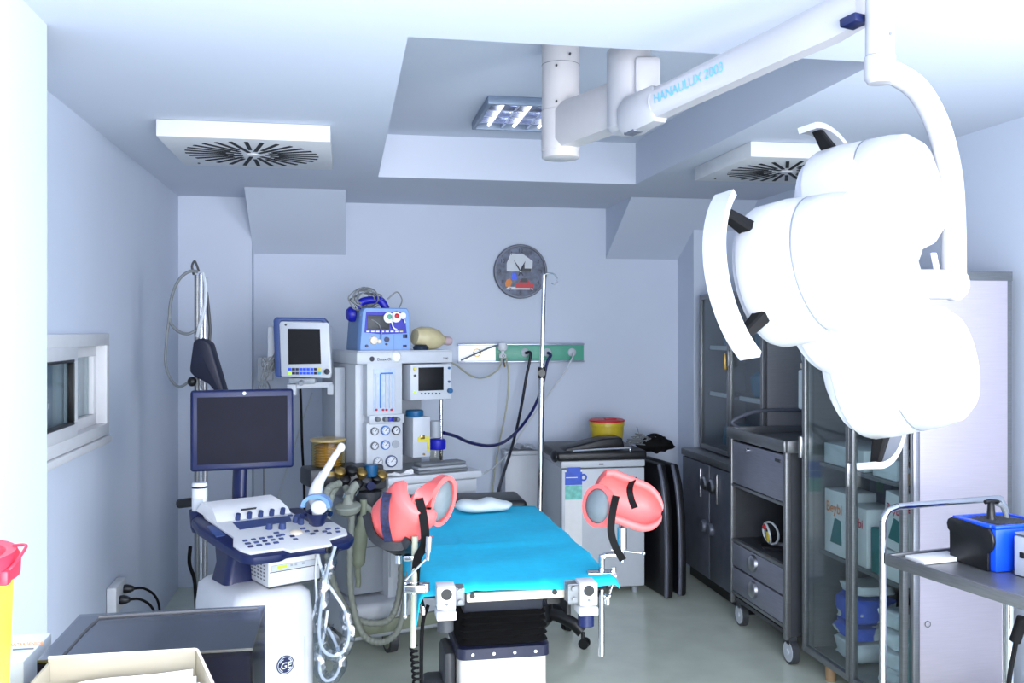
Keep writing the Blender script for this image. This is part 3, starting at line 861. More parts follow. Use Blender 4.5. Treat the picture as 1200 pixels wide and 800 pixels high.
# ---- infusion stand behind the table
pt = pd(631, 600, 5.12)
t = thing('infusion_stand', 'tall chrome infusion pole on a black five-leg castor base behind the table', 'infusion stand', (pt.x, pt.y, 0))
ztop = pd(637, 322, 5.12).z
tl = pd(637.5, 322, 5.12) - V((pt.x, pt.y, ztop))
def ivp(z): return V((pt.x, pt.y, z)) + V((tl.x, tl.y, 0)) * max(0.0, (z - 0.72) / (ztop - 0.72))
mb = MB(); mb.cyl(ivp(0.12), ivp(1.46), 0.0165, seg=14); part('lower_tube', mb, m_chrome, t, world=True)
mb = MB(); mb.cyl(ivp(1.45), ivp(ztop), 0.0115, seg=14); part('upper_tube', mb, m_chrome, t, world=True)
q = ivp(1.47)
mb = MB(); mb.cyl(q - UPV * 0.03, q + UPV * 0.03, 0.021, seg=14); mb.cyl(q - FWD * 0.02, q - FWD * 0.055, 0.02, seg=14); part('height_knob', mb, m_black, t, world=True)
q = ivp(ztop)
mb = MB(); mb.tube([q - UPV * 0.002, q + UPV * 0.008 + RGT * 0.02, q + RGT * 0.05 + UPV * 0.006, q + RGT * 0.068 - UPV * 0.01, q + RGT * 0.072 - UPV * 0.035, q + RGT * 0.055 - UPV * 0.05, q + RGT * 0.04 - UPV * 0.045], 0.004, 8, 6)
mb.tube([q - UPV * 0.002, q + UPV * 0.006 + FWD * 0.03, q + FWD * 0.06, q + FWD * 0.07 - UPV * 0.03, q + FWD * 0.05 - UPV * 0.045], 0.004, 8, 6); part('bag_hook', mb, m_chrome, t, world=True)
tip = pd(680, 758, 5.03)
a0 = math.atan2(tip.y - pt.y, tip.x - pt.x)
mb = MB(); mb.lathe([(0, 0.24), (0.03, 0.24), (0.075, 0.215), (0.085, 0.13), (0.05, 0.09), (0, 0.085)], (pt.x, pt.y, 0)); part('hub', mb, m_black, t, world=True)
for k in range(5):
    a = a0 + 2 * PI * k / 5; d = V((math.cos(a), math.sin(a), 0)); b = V((pt.x, pt.y, 0))
    mb = MB(); mb.tube([b + d * 0.03 + UPV * 0.165, b + d * 0.12 + UPV * 0.155, b + d * 0.20 + UPV * 0.125, b + d * 0.25 + UPV * 0.085], 0.034, 10, 5, r2=0.03); lg = part('base_leg', mb, m_black, t, world=True)
    e = b + d * 0.262; s = d.cross(UPV)
    mb = MB(); mb.cyl(e + UPV * 0.028 - s * 0.022, e + UPV * 0.028 - s * 0.006, 0.0275); mb.cyl(e + UPV * 0.028 + s * 0.006, e + UPV * 0.028 + s * 0.022, 0.0275); mb.cyl(e + UPV * 0.028 - s * 0.01, e + UPV * 0.028 + s * 0.01, 0.015); mb.cyl(e + UPV * 0.03 - d * 0.008, e + UPV * 0.085 - d * 0.008, 0.01)
    part('castor', mb, m_black, lg, world=True)
# ================================================================ ultrasound machine
UO = V((-0.176, 3.73, 0)); UA = math.radians(28)
t = thing('ultrasound_machine', 'white and navy ultrasound machine with a raised flat screen and a keyboard console', 'ultrasound machine', UO, UA)
UM = ROOTM[t.name]
def ul(p): return UM.inverted() @ p
# main body
mb = MB()
def body_ring(z, hx, y0, y1, r): return rrect(-0.075, (y0 + y1 - 0.1) / 2, hx - 0.047, (y1 - y0 - 0.1) / 2, r, z)
mb.loft([body_ring(0.09, 0.205, 0.04, 0.60, 0.05), body_ring(0.12, 0.212, 0.03, 0.61, 0.05), body_ring(0.585, 0.212, 0.03, 0.61, 0.05), body_ring(0.662, 0.205, 0.045, 0.60, 0.05), body_ring(0.688, 0.18, 0.075, 0.57, 0.05), body_ring(0.696, 0.13, 0.12, 0.52, 0.04)])
bd_ = part('body', mb, m_white, t, sharp=45)
mb = MB(); mb.box(0.035, 0.038, 0.0285, 0.031, 0.14, 0.50, 0.0); part('panel_seam', mb, m_lgrey, bd_)
# round monogram badge
lg = ul(pd(329, 764, 3.9)); bx, bz = -0.046, 0.405
mb = MB(); mb.cyl((bx, 0.0265, bz), (bx, 0.031, bz), 0.036, seg=32); lo = part('badge', mb, m_navy, bd_)
mb = MB(); mb.torus((bx, 0.0262, bz), (0, 1, 0), 0.031, 0.0012, 32, 6)
for k in range(4):   # small flourishes inside the rim
    a0 = PI / 4 + PI / 2 * k
    mb.tube([(bx + 0.026 * math.cos(a0 + q), 0.0255, bz + (0.026 - 0.006 * abs(q)) * math.sin(a0 + q)) for q in (-0.45, -0.2, 0.05, 0.3)], 0.0016, 6, 4)
mb.text('GE', (bx, 0.0258, bz - 0.0135), (1, 0, 0), (0.22, 0, 1), 0.036, 0.0006, 'CENTER', 0.0004)
part('monogram', mb, m_bottlew, lo)
# castors (mostly hidden behind the foreground)
for x, y in ((-0.19, 0.10), (0.04, 0.10), (-0.19, 0.44), (0.04, 0.44)):
    mb = MB(); mb.cyl((x - 0.018, y, 0.05), (x + 0.018, y, 0.05), 0.05); mb.cyl((x, y, 0.06), (x, y, 0.10), 0.015); part('castor', mb, m_dgrey, t)
# neck under the console
mb = MB(); mb.loft([rrect(-0.135, 0.32, 0.070, 0.085, 0.03, 0.69), rrect(-0.135, 0.32, 0.055, 0.075, 0.03, 0.76), rrect(-0.13, 0.31, 0.06, 0.11, 0.03, 0.87)]); part('neck', mb, m_navy, t)
# console tray: tilted slab
TL = math.atan2(0.10, 0.45)
CT = Matrix.Translation((0.0, -0.03, 0.835)) @ Matrix.Rotation(TL, 4, 'X')
def tray(poly, z0, z1, bev): 
    m = MB(CT); m.prism(poly, (0, 0, z0), (1, 0, 0), (0, 1, 0), (0, 0, z1 - z0), bev); return m
navy_poly = [(-0.235, 0.035), (-0.20, 0.0), (-0.09, -0.005), (-0.06, 0.012), (0.06, 0.012), (0.10, 0.0), (0.21, 0.01), (0.25, 0.05), (0.255, 0.16), (0.23, 0.30), (0.17, 0.41), (-0.25, 0.46), (-0.29, 0.42), (-0.295, 0.33), (-0.26, 0.14)]
con = part('console', tray(navy_poly, -0.016, 0.02, 0.012), m_navy, t)
white_poly = [(-0.228, 0.06), (-0.205, 0.022), (-0.075, 0.018), (-0.06, -0.012), (0.115, -0.012), (0.125, 0.035), (0.22, 0.06), (0.235, 0.10), (0.22, 0.19), (0.13, 0.205), (0.10, 0.34), (0.06, 0.45), (-0.235, 0.46), (-0.245, 0.40), (-0.21, 0.18), (-0.238, 0.11)]
kp = part('keyboard_panel', tray(white_poly, 0.0205, 0.032, 0.004), m_white, con)
hump = MB(CT); hump.loft([[V((x, 0.325 + 0.02 * 0, 0.03)) for x in (-0.22, 0.095)] + [V((x, 0.47, 0.03)) for x in (0.07, -0.255)],
                          [V((x, 0.345, 0.048)) for x in (-0.222, 0.09)] + [V((x, 0.46, 0.048)) for x in (0.066, -0.25)],
                          [V((x, 0.385, 0.070)) for x in (-0.222, 0.07)] + [V((x, 0.455, 0.070)) for x in (0.056, -0.24)]])
part('rear_hump', hump, m_white, con, sharp=30)
m = MB(CT); m.obox((-0.08, 0.3565, 0.060), (0.065, 0.003, 0.012), ((1, 0, 0), (0, 0.8, 0.6), (0, -0.6, 0.8)), 0.001); part('slot', m, m_black, con)
m = MB(CT); m.prism([(-0.165, 0.23), (0.06, 0.245), (0.075, 0.30), (-0.165, 0.305)], (0, 0, 0.0325), (1, 0, 0), (0, 1, 0), (0, 0, 0.002)); part('touch_strip', m, m_key, kp)
for k in range(5):
    x = -0.135 + 0.048 * k
    m = MB(CT); m.cyl((x, 0.33, 0.033), (x, 0.326, 0.058), 0.011, 0.0095, 12); part('rotary_knob', m, m_key, kp)
for x, y, r in ((-0.055, 0.205, 0.014), (-0.005, 0.19, 0.015), (0.075, 0.235, 0.015), (0.085, 0.21, 0.013)):
    m = MB(CT); m.cyl((x, y, 0.032), (x, y, 0.058), r, r * 0.85, 14); part('rotary_knob', m, m_key, kp)
m = MB(CT); m.cyl((0.135, 0.195, 0.032), (0.135, 0.195, 0.06), 0.02, 0.018, 16); part('rotary_knob', m, m_navy, kp, label='dark navy knob')
m = MB(CT); m.ell((0.03, 0.135, 0.031), (0.028, 0.024, 0.012)); part('trackball', m, m_cream, kp)
rk = random.Random(5)
keys = [(-0.185 + 0.034 * i, 0.07 + 0.028 * j) for i in range(5) for j in range(3) if not (i == 4 and j == 0)]
keys += [(0.0, 0.105), (-0.03, 0.13), (-0.045, 0.155), (0.085, 0.10), (0.075, 0.13), (0.07, 0.16), (0.0, 0.075), (0.11, 0.12), (0.14, 0.105), (0.165, 0.125), (0.20, 0.115), (0.15, 0.085), (0.19, 0.085), (0.115, 0.30), (0.09, 0.27), (0.08, 0.30), (0.105, 0.25)]
for k, (x, y) in enumerate(keys):
    s = rk.choice((0.019, 0.022))
    m = MB(CT); m.box(x - s / 2, x + s / 2, y - 0.0065, y + 0.0065, 0.031, 0.0365, 0.003); part('key', m, m_key if k % 7 else m_navy, kp)
m = MB(CT); m.box(-0.262, -0.225, 0.22, 0.33, 0.018, 0.023, 0.002); part('side_label', m, m_navy2, con)
# handle bar on the far left
m = MB(); a = ul(pd(210, 590, 4.02)); b = ul(pd(236, 587, 3.98)); m.tube([a, a.lerp(b, 0.3), b], 0.02, 12, 4); part('side_handle', m, m_black, t)
# cup holders
gp = ul(pd(234, 597, 3.86))
m = MB(); m.lathe([(0.03, -0.09), (0.036, -0.07), (0.042, 0.0), (0.036, 0.0), (0.034, -0.06), (0, -0.07)], (gp.x, gp.y, gp.z)); part('cup_holder', m, m_navy, t)
pr = ul(pd(372, 604, 3.72))
m = MB(); m.lathe([(0.02, -0.05), (0.03, -0.04), (0.042, 0.0), (0.036, 0.0), (0.024, -0.04), (0, -0.045)], (pr.x, pr.y, pr.z + 0.01)); m.tube([(pr.x - 0.05, pr.y + 0.03, pr.z), (pr.x + 0.02, pr.y + 0.06, pr.z + 0.01), (pr.x + 0.06, pr.y, pr.z)], 0.012, 8, 6); part('cup_holder', m, m_navy, t)
m = MB(); q = ul(pd(384, 642, 3.70)); m.cyl(q + V((0, -0.02, 0)), q + V((0, 0.02, 0)), 0.018); part('cable_hook', m, m_black, t)
# printer slung under the console
pa, pb = ul(pd(318, 684, 3.62)), ul(pd(371, 674, 3.80))
x0, x1, yf = pa.x, pb.x, (pa.y + pb.y) / 2
z0, z1 = 0.700, 0.806
m = MB(); m.box(x0, x1, yf, yf + 0.27, z0, z1, 0.005); pn = part('printer', m, m_white, t)
m = MB(); m.box(x0 + 0.012, x1 - 0.012, yf - 0.004, yf + 0.002, z0 + 0.062, z0 + 0.084, 0.002); part('control_strip', m, m_offw, pn)
m = MB(); m.box(x0 + 0.035, x0 + 0.075, yf - 0.006, yf - 0.003, z0 + 0.07, z0 + 0.081); part('display', m, m_led, pn)
m = MB(); m.box(x0 + 0.006, x1 - 0.006, yf - 0.003, yf + 0.004, z0 + 0.057, z0 + 0.0595); m.box(x0 + 0.004, x1, yf - 0.003, yf + 0.05, z0 - 0.003, z0 + 0.003); part('paper_slot', m, m_dgrey, pn)
for x in (0.09, 0.108, 0.14):
    m = MB(); m.box(x0 + x, x0 + x + 0.01, yf - 0.006, yf - 0.003, z0 + 0.072, z0 + 0.08); part('button', m, m_lgrey, pn)
m = MB()
for i in range(7):
    for j in range(5):
        m.box(x0 - 0.001, x0 + 0.002, yf + 0.03 + 0.03 * i, yf + 0.046 + 0.03 * i, z0 + 0.02 + 0.014 * j, z0 + 0.026 + 0.014 * j)
part('vent_slots', m, m_mgrey, pn)
# monitor on its curved arm, turned a little less than the console
mc = ul(pd(284.5, 503, 3.96)); MR = Matrix.Translation(mc) @ Matrix.Rotation(math.radians(-19), 4, 'Z') @ Matrix.Rotation(math.radians(-3), 4, 'X')
hw, hh = 0.209, 0.168
m = MB(MR); m.box(-hw, hw, -0.012, 0.04, -hh, hh, 0.012, 3); mo = part('monitor', m, m_navy, t)
m = MB(MR); m.box(-hw + 0.026, hw - 0.026, -0.0145, -0.010, -hh + 0.028, hh - 0.03, 0.001); part('screen', m, m_bigscreen, mo)
m = MB(MR); m.cyl((0.006, -0.0145, hh - 0.016), (0.006, -0.011, hh - 0.016), 0.0075, seg=14); part('logo_dot', m, m_offw, mo)
b0 = MR @ V((-0.0, 0.035, -0.10)); b1 = ul(pd(281, 592, 3.98))
m = MB(); m.tube([b1, b1 + V((0, 0.005, 0.06)), b0 + V((0.0, 0.02, -0.05)), b0], 0.042, 14, 6, r2=0.028); part('monitor_arm', m, m_navy, t)

# ---- gel bottle, probe with cable
q = pd(234, 597, 3.86)
t2 = thing('gel_bottle', 'white gel bottle standing in the cup at the left end of the ultrasound console', 'bottle', q - UPV * 0.06)
mb = MB(); mb.lathe([(0, 0.0), (0.029, 0.001), (0.031, 0.01), (0.031, 0.165), (0.028, 0.172), (0, 0.173)]); part('bottle_body', mb, m_bottlew, t2)
mb = MB(); mb.lathe([(0.0315, 0.150), (0.0315, 0.158)], seg=28); part('cap_band', mb, m_navy, t2)
mb = MB(); mb.box(-0.018, 0.018, -0.0318, -0.03, 0.03, 0.11, 0.0); part('bottle_label', mb, m_offw, t2)
tipp, base_, el = pd(400, 524, 3.66), pd(372, 604, 3.72), pd(372, 566, 3.70)
t3 = thing('ultrasound_probe', 'white wand probe with a blue collar standing at the right end of the ultrasound console', 'ultrasound probe', base_)
mb = MB(); mb.tube([base_ - UPV * 0.03, base_ + UPV * 0.04, pd(369, 582, 3.70), pd(373, 566, 3.69), pd(379, 555, 3.68)], 0.021, 14, 6, radii=lambda f: 0.017 + 0.010 * math.sin(PI * min(1, f * 1.1))); part('probe_grip', mb, m_white, t3, world=True)
mb = MB(); mb.tube([pd(376, 562, 3.68), pd(386, 545, 3.67), pd(393, 533, 3.665), tipp], 0.0135, 14, 6, radii=lambda f: 0.016 - 0.004 * f + (0.004 if f > 0.93 else 0)); mb.ell(tipp, (0.0155, 0.0155, 0.018)); part('probe_shaft', mb, m_white, t3, world=True)
c = pd(371, 592, 3.66)
mb = MB(); mb.ribbon([c + RGT * (0.05 * math.cos(a)) + UPV * (0.038 * math.sin(a) - 0.0) for a in [math.radians(-10 + 195 * k / 14) for k in range(15)]], 0.05, FWD, 0.014, 0); part('probe_collar', mb, m_lblue, t3, world=True)
mb = MB(); mb.ell(pd(374, 594, 3.645), (0.032, 0.024, 0.028)); part('probe_button', mb, m_bottlew, t3, world=True)
# cable in its clear sleeve, looped over the hook
cb = [pd(393, 640, 3.68), pd(384, 668, 3.66), pd(378, 700, 3.64), pd(374, 735, 3.62), pd(377, 758, 3.62), pd(389, 768, 3.62), pd(403, 762, 3.63), pd(409, 742, 3.65), pd(404, 715, 3.67), pd(393, 697, 3.68), pd(384, 683, 3.70), pd(376, 664, 3.72), pd(372, 646, 3.74)]
cb2 = [pd(372, 646, 3.74), pd(370, 672, 3.74), pd(371, 700, 3.72), pd(368, 718, 3.72), pd(361, 735, 3.76)]
cb3 = [pd(384, 735, 3.70), pd(394, 755, 3.68), pd(399, 775, 3.66), pd(393, 792, 3.66), pd(382, 797, 3.66), pd(375, 786, 3.67), pd(376, 762, 3.69), pd(380, 742, 3.70), pd(384, 715, 3.71)]
t4 = thing('probe_cable', 'white probe cable in a crinkled clear sleeve hanging in loops beside the ultrasound machine', 'cable', pd(389, 768, 3.62))
mb = MB(); mb.tube(cb, 0.0062, 8, 8); mb.tube(cb2, 0.005, 8, 8); mb.tube(cb3, 0.006, 8, 8); part('cable', mb, m_bottlew, t4, world=True)
rs = random.Random(11)
for pts in (cb[:9], cb3[:7]):
    sp = spline(pts, 5); mb = MB()
    rings = []
    for i, p in enumerate(sp):
        tg = (sp[min(i + 1, len(sp) - 1)] - sp[max(i - 1, 0)]).normalized(); x, y, _ = frame_of(tg, FWD)
        rings.append([p + (x * math.cos(a) * 0.6 + y * math.sin(a)) * (0.022 + rs.uniform(-0.007, 0.008)) for a in [2 * PI * k / 9 for k in range(9)]])
    mb.loft(rings); part('clear_sleeve', mb, g_sleeve, t4, world=True, sharp=30)
# ================================================================ anaesthesia machine
AO = V((0.285, 5.13, 0)); AA = math.radians(20)
t = thing('anaesthesia_machine', 'grey-white anaesthesia machine with flow tubes, round gauges and its own screen behind the table', 'anaesthesia machine', AO, AA)
AM = ROOTM[t.name]; AI = AM.inverted()
def lp(px, py, y=0.0):
    """pixel -> point on the machine's local plane y = const"""
    o = AI @ V((0, 0, CAMZ)); d = (AI.to_3x3() @ ray(px, py))
    s = (y - o.y) / d.y
    return o + d * s
def lrect(px0, py0, px1, py1, y=0.0):
    a, b = lp(px0, py0, y), lp(px1, py1, y)
    return min(a.x, b.x), max(a.x, b.x), min(a.z, b.z), max(a.z, b.z)
def lbox(mb, px0, py0, px1, py1, y, dep, bev=0.004):
    x0, x1, z0, z1 = lrect(px0, py0, px1, py1, y)
    mb.box(x0, x1, y, y + dep, z0, z1, bev)
    return x0, x1, z0, z1
# top shelf
sx0, sx1, sz0, sz1 = lrect(418, 412, 531, 425, 0)
mb = MB(); mb.box(sx0, sx1, 0, 0.46, sz0, sz1, 0.012); mb.box(sx0 + 0.01, sx1 - 0.01, 0.01, 0.45, sz1 - 0.004, sz1 + 0.004, 0.002)
sh = part('top_shelf', mb, m_offw, t)
SHZ = sz1 + 0.004
mb = MB(); q = lp(436, 420.5, 0); mb.cyl((q.x, -0.001, q.z), (q.x, 0.003, q.z), 0.014, seg=18); part('round_emblem', mb, m_text, sh)
q = lp(442, 422.5, 0); mb = MB(); mb.text('Datex-Ohmeda', (q.x, -0.0005, q.z), (1, 0, 0), (0, 0, 1), 0.021, 0.0006, bold=0.0003)
q = lp(519, 420.5, 0); mb.text('7100', (q.x, -0.0005, q.z - 0.002), (1, 0, 0), (0, 0, 1), 0.016, 0.0006, bold=0.0003); part('lettering', mb, m_text, sh)
q = lp(464, 418, 0); mb = MB(); mb.lathe([(0.0, 0.014), (0.022, 0.012), (0.03, 0.004), (0.031, 0.0)], (q.x, -0.0, q.z), (0, -1, 0)); mb.cyl((q.x, -0.018, q.z), (q.x, -0.01, q.z), 0.006, seg=10); part('white_cap', mb, m_bottlew, sh)
# left upright column and back panel
mb = MB(); mb.box(sx0 + 0.015, sx0 + 0.075, 0.06, 0.42, 0.92, sz0, 0.006); up = part('upright_column', mb, m_offw, t); mb = MB(); mb.box(sx0 + 0.08, sx0 + 0.155, 0.06, 0.40, 0.92, sz0, 0.004); part('side_column', mb, m_lgrey, t)
mb = MB(); q = lp(422, 500, 0.06); mb.box(sx0 + 0.10, sx0 + 0.115, 0.054, 0.061, q.z - 0.02, q.z + 0.025, 0.002); part('catch', mb, m_dgrey, up)
mb = MB(); mb.box(sx0 + 0.16, sx1 - 0.03, 0.36, 0.40, 0.92, sz0, 0.003); mb.box(sx0 - 0.05, sx0 + 0.01, 0.2, 0.42, 0.30, sz0 - 0.02, 0.006); part('back_panel', mb, m_lgrey, t)
# flow tube panel, control strip, gauge panel
mb = MB(); fx0, fx1, fz0, fz1 = lbox(mb, 430, 425, 471.5, 486, 0.0, 0.2, 0.006); fp = part('flowmeter_panel', mb, m_offw, t)
mb = MB(); lbox(mb, 438, 432, 463.5, 481, -0.004, 0.006, 0.001); fw = part('flow_window', mb, m_scale, fp)
for px, m in ((440.5, m_offw), (446, m_gaugeb), (452.5, m_offw), (457, m_offw), (461.5, m_offw)):
    a, b = lp(px, 438, -0.006), lp(px, 478, -0.006); mb = MB(); mb.cyl(a, b, 0.005, seg=10); part('flow_tube', mb, m, fw)
for px in (441, 449, 453, 459):
    q = lp(px, 480, -0.006); mb = MB(); mb.ell(q, (0.008, 0.006, 0.006)); part('flow_base', mb, m_redprint, fw)
mb = MB(); a = lp(446, 437.5, -0.007); b = lp(460, 437, -0.007); mb.cyl(a, b, 0.004, seg=8); part('flow_link', mb, m_gaugeb, fw)
mb = MB(); lbox(mb, 433, 486.5, 474, 495.5, -0.01, 0.2, 0.008); cs = part('control_strip', mb, m_offw, t)
for px, m in ((442, m_mgrey), (451, m_mgrey), (456, m_cobalt), (461, m_text), (465, m_mgrey)):
    q = lp(px, 491, -0.012); mb = MB(); mb.lathe([(0, -0.03), (0.011, -0.028), (0.014, 0.0)], (q.x, -0.01, q.z), (0, 1, 0), 14); part('flow_knob', mb, m, cs)
mb = MB(); gx0, gx1, gz0, gz1 = lbox(mb, 429.5, 496, 472, 550, 0.0, 0.2, 0.006); gp_ = part('gauge_panel', mb, m_offw, t)
for px, py, r, m in ((438.5, 505, 0.021, m_mgrey), (451, 504, 0.025, m_gaugeb), (463.5, 504, 0.023, m_text), (438.5, 522, 0.021, m_mgrey), (451, 521, 0.025, m_gaugeb), (442.5, 541, 0.026, m_lgrey), (458, 540, 0.032, mat('gauge_rim_navy', (70, 86, 124), 0.4))):
    q = lp(px, py, 0)
    mb = MB(); mb.lathe([(0, -0.013), (r * 0.84, -0.013), (r * 0.86, -0.017), (r, -0.015), (r * 1.02, 0.0)], (q.x, 0.0, q.z), (0, 1, 0), 24); g = part('gauge', mb, m, gp_)
    mb = MB(); mb.cyl((q.x, -0.0145, q.z), (q.x, -0.0132, q.z), r * 0.8, seg=22); part('dial', mb, m_gauge, g)
    mb = MB(); mb.obox((q.x + r * 0.2, -0.0155, q.z + r * 0.2), (r * 0.9, 0.001, 0.003), ((1, 0, 0.9), (0, 1, 0), (-0.9, 0, 1)))
    for k in range(9):
        a = math.radians(-45 + 270 * k / 8); mb.obox((q.x + r * 0.66 * math.cos(a), -0.0155, q.z + r * 0.66 * math.sin(a)), (0.005, 0.001, 0.0018), ((math.cos(a), 0, math.sin(a)), (0, 1, 0), (-math.sin(a), 0, math.cos(a))))
    part('dial_marks', mb, m_text, g)
q = lp(463.5, 520, 0); mb = MB(); mb.cyl((q.x, -0.006, q.z), (q.x, 0, q.z), 0.021, seg=20); part('blank_plug', mb, m_lgrey, gp_)
# ventilator screen hung at the right
mb = MB(); dx0, dx1, dz0, dz1 = lbox(mb, 481, 427, 529.5, 467.5, -0.03, 0.16, 0.008); dm = part('ventilator_display', mb, m_offw, t)
mb = MB(); lbox(mb, 490.5, 430.5, 520, 457, -0.0325, 0.004, 0.001); part('screen', mb, m_screen, dm)
for px, py, r, m in ((486, 432, 0.009, m_ledy), (486, 440, 0.007, m_dgrey), (486, 459.5, 0.007, m_led), (526, 431, 0.007, m_bluecap), (526, 447, 0.007, m_bluecap), (526.5, 457.5, 0.014, m_bluecap)):
    q = lp(px, py, -0.03); mb = MB(); mb.cyl((q.x, -0.038 - (0.012 if r > 0.012 else 0), q.z), (q.x, -0.029, q.z), r, seg=14); part('button', mb, m, dm)
for k in range(6):
    q = lp(494 + 4.2 * k, 461, -0.03); mb = MB(); mb.cyl((q.x, -0.034, q.z), (q.x, -0.029, q.z), 0.005, seg=8); part('button', mb, m_dgrey, dm)
# vaporiser
mb = MB(); vx0, vx1, vz0, vz1 = lbox(mb, 484, 489, 504.5, 535, 0.0, 0.15, 0.006); va = part('vaporiser', mb, m_offw, t)
mb = MB(); q = lp(487, 481, 0.075); xm = (vx0 + vx1) / 2 - 0.01; mb.lathe([(0.048, vz1), (0.05, vz1 + 0.006), (0.05, vz1 + 0.028), (0.045, vz1 + 0.034), (0, vz1 + 0.035)], (xm, 0.075, 0)); part('vaporiser_dial', mb, m_bluecap, va)
mb = MB(); lbox(mb, 490, 512, 503, 516, -0.003, 0.004, 0.0); lbox(mb, 500.5, 512, 503.5, 528, -0.0035, 0.004, 0); part('yellow_label', mb, m_ledy, va)
mb = MB(); lbox(mb, 493, 510, 498, 514, -0.006, 0.008, 0.001); q = lp(496.5, 532, 0); mb.cyl((q.x, -0.008, q.z), (q.x, 0, q.z), 0.006, seg=8); part('filler_port', mb, m_brass, va)
# chrome post, suction cups
a, b = lp(517, 466, 0.10), lp(517, 546, 0.10)
mb = MB(); mb.cyl(a, b, 0.009, seg=12); part('chrome_post', mb, m_chrome, t)
mb = MB(); a, b = lp(510, 493, 0.06), lp(510, 512, 0.06); mb.cyl(a, b, 0.034, seg=20); part('jar_holder', mb, m_lgrey, t)
mb = MB(); a, b = lp(512, 514, 0.05), lp(512, 526, 0.05); mb.lathe([(0, 0), (0.046, 0.0), (0.05, 0.01), (0.05, (a - b).length - 0.008), (0.042, (a - b).length)], (b.x, b.y, b.z)); part('jar_cap', mb, m_cobalt, t)
mb = MB(); a, b = lp(511, 526, 0.06), lp(511, 541, 0.06); mb.cyl(b, a, 0.036, 0.04, seg=20); part('suction_jar', mb, g_clear, t)
# work top and drawers
wx0, wx1, wz0, wz1 = lrect(455, 560, 565, 569, -0.12)
wt = wz1
mb = MB(); mb.box(wx0, wx1, -0.12, 0.46, wt - 0.04, wt, 0.008); part('work_top', mb, m_offw, t)
mb = MB(); mb.box(wx0 + 0.012, wx1 - 0.02, -0.09, 0.44, 0.14, wt - 0.041, 0.004); cbn = part('cabinet', mb, m_offw, t)
for k, (za, zb, m) in enumerate(((wt - 0.115, wt - 0.046, m_offw), (wt - 0.32, wt - 0.125, m_lgrey), (wt - 0.53, wt - 0.33, m_offw))):
    mb = MB(); mb.box(wx0 + 0.018, wx1 - 0.026, -0.106, -0.091, za, zb, 0.004); d = part('drawer', mb, m, cbn)
    mb = MB(); xm = (wx0 + wx1) / 2; mb.box(xm - 0.09, xm + 0.09, -0.118, -0.105, zb - 0.028, zb - 0.014, 0.003); part('drawer_pull', mb, m_mgrey, d)
# lower housing to the left, base and castors
mb = MB(); mb.box(sx0 - 0.06, wx0 + 0.02, -0.02, 0.44, 0.30, 0.80, 0.012); lh = part('lower_housing', mb, m_lgrey, t)
mb = MB(); mb.box(sx0 - 0.055, wx0 + 0.015, -0.022, -0.018, 0.545, 0.55); part('housing_seam', mb, m_mgrey, lh)
mb = MB(); mb.box(sx0 - 0.10, wx1 - 0.02, -0.16, 0.44, 0.10, 0.285, 0.03, 3); part('base', mb, m_offw, t)
mb = MB(); mb.box(sx0 - 0.11, wx1 - 0.03, -0.18, -0.15, 0.13, 0.20, 0.012); part('foot_bumper', mb, m_bag, t)
for x, y in ((sx0 + 0.15, -0.10), (wx1 - 0.08, -0.08), (sx0, 0.40), (wx1 - 0.08, 0.40)):
    mb = MB(); mb.cyl((x - 0.022, y, 0.062), (x + 0.022, y, 0.062), 0.062, seg=26); c_ = part('castor', mb, m_dgrey, t)
    mb = MB(); mb.cyl((x - 0.025, y, 0.062), (x + 0.025, y, 0.062), 0.042, seg=22); part('castor_hub', mb, m_bag, c_)
# absorber with bellows, valves and breathing block
q0 = lp(388, 556, -0.02); 
mb = MB(); r = 0.088; zb_ = lp(388, 552, -0.02).z; zt_ = lp(388, 516, -0.02).z
mb.lathe([(r, zb_), (r, zt_ - 0.008), (r - 0.01, zt_), (0, zt_ + 0.001)], (q0.x, q0.y + 0.05, 0), seg=32); be = part('bellows_dome', mb, g_bell, t)
mb = MB(); prof = [(0.0, zb_)]
n = 9
for k in range(n):
    z = zb_ + 0.012 + (zt_ - zb_ - 0.03) * k / n; dz = (zt_ - zb_ - 0.03) / n
    prof += [(r - 0.016, z), (r - 0.030, z + dz * 0.5)]
prof.append((0, zt_ - 0.015)); mb.lathe(prof, (q0.x, q0.y + 0.05, 0), seg=28); part('bellows', mb, m_amber, be)
mb = MB(); mb.lathe([(r + 0.004, zt_ - 0.006), (r + 0.004, zt_ + 0.006)], (q0.x, q0.y + 0.05, 0), seg=32); mb.lathe([(r + 0.012, zb_ - 0.02), (r + 0.012, zb_ + 0.004)], (q0.x, q0.y + 0.05, 0), seg=32); part('dome_ring', mb, m_amber, be)
ax0, ax1, az0, az1 = lrect(362, 552, 454, 573, -0.10)
mb = MB(); mb.box(ax0 + 0.02, ax1, -0.06, 0.12, az0 + 0.03, az1, 0.015); mb.box(ax0 + 0.2, ax1, -0.10, -0.02, az0, az1 - 0.02, 0.02); bb = part('breathing_block', mb, m_dgrey, t)
for px, py, m in ((398, 553, m_brass), (412, 551, m_black), (424, 554, m_brass), (404, 562, m_black), (419, 566, m_black), (429, 563, m_dgrey), (441, 560, m_black), (447, 557, m_brass)):
    q = lp(px, py, -0.1); mb = MB(); mb.lathe([(0.026, -0.02), (0.03, 0.0), (0.03, 0.012), (0.018, 0.022), (0.0, 0.024)], (q.x, q.y, q.z), (0, -0.6, 0.8), 16); part('valve_cap', mb, m, bb)
q = lp(435, 551, -0.1); mb = MB(); mb.lathe([(0.03, -0.03), (0.034, 0.0), (0.034, 0.03), (0.0, 0.034)], (q.x, q.y, q.z), (0, 0, 1), 10); part('valve_knob', mb, m_bluecap, bb)
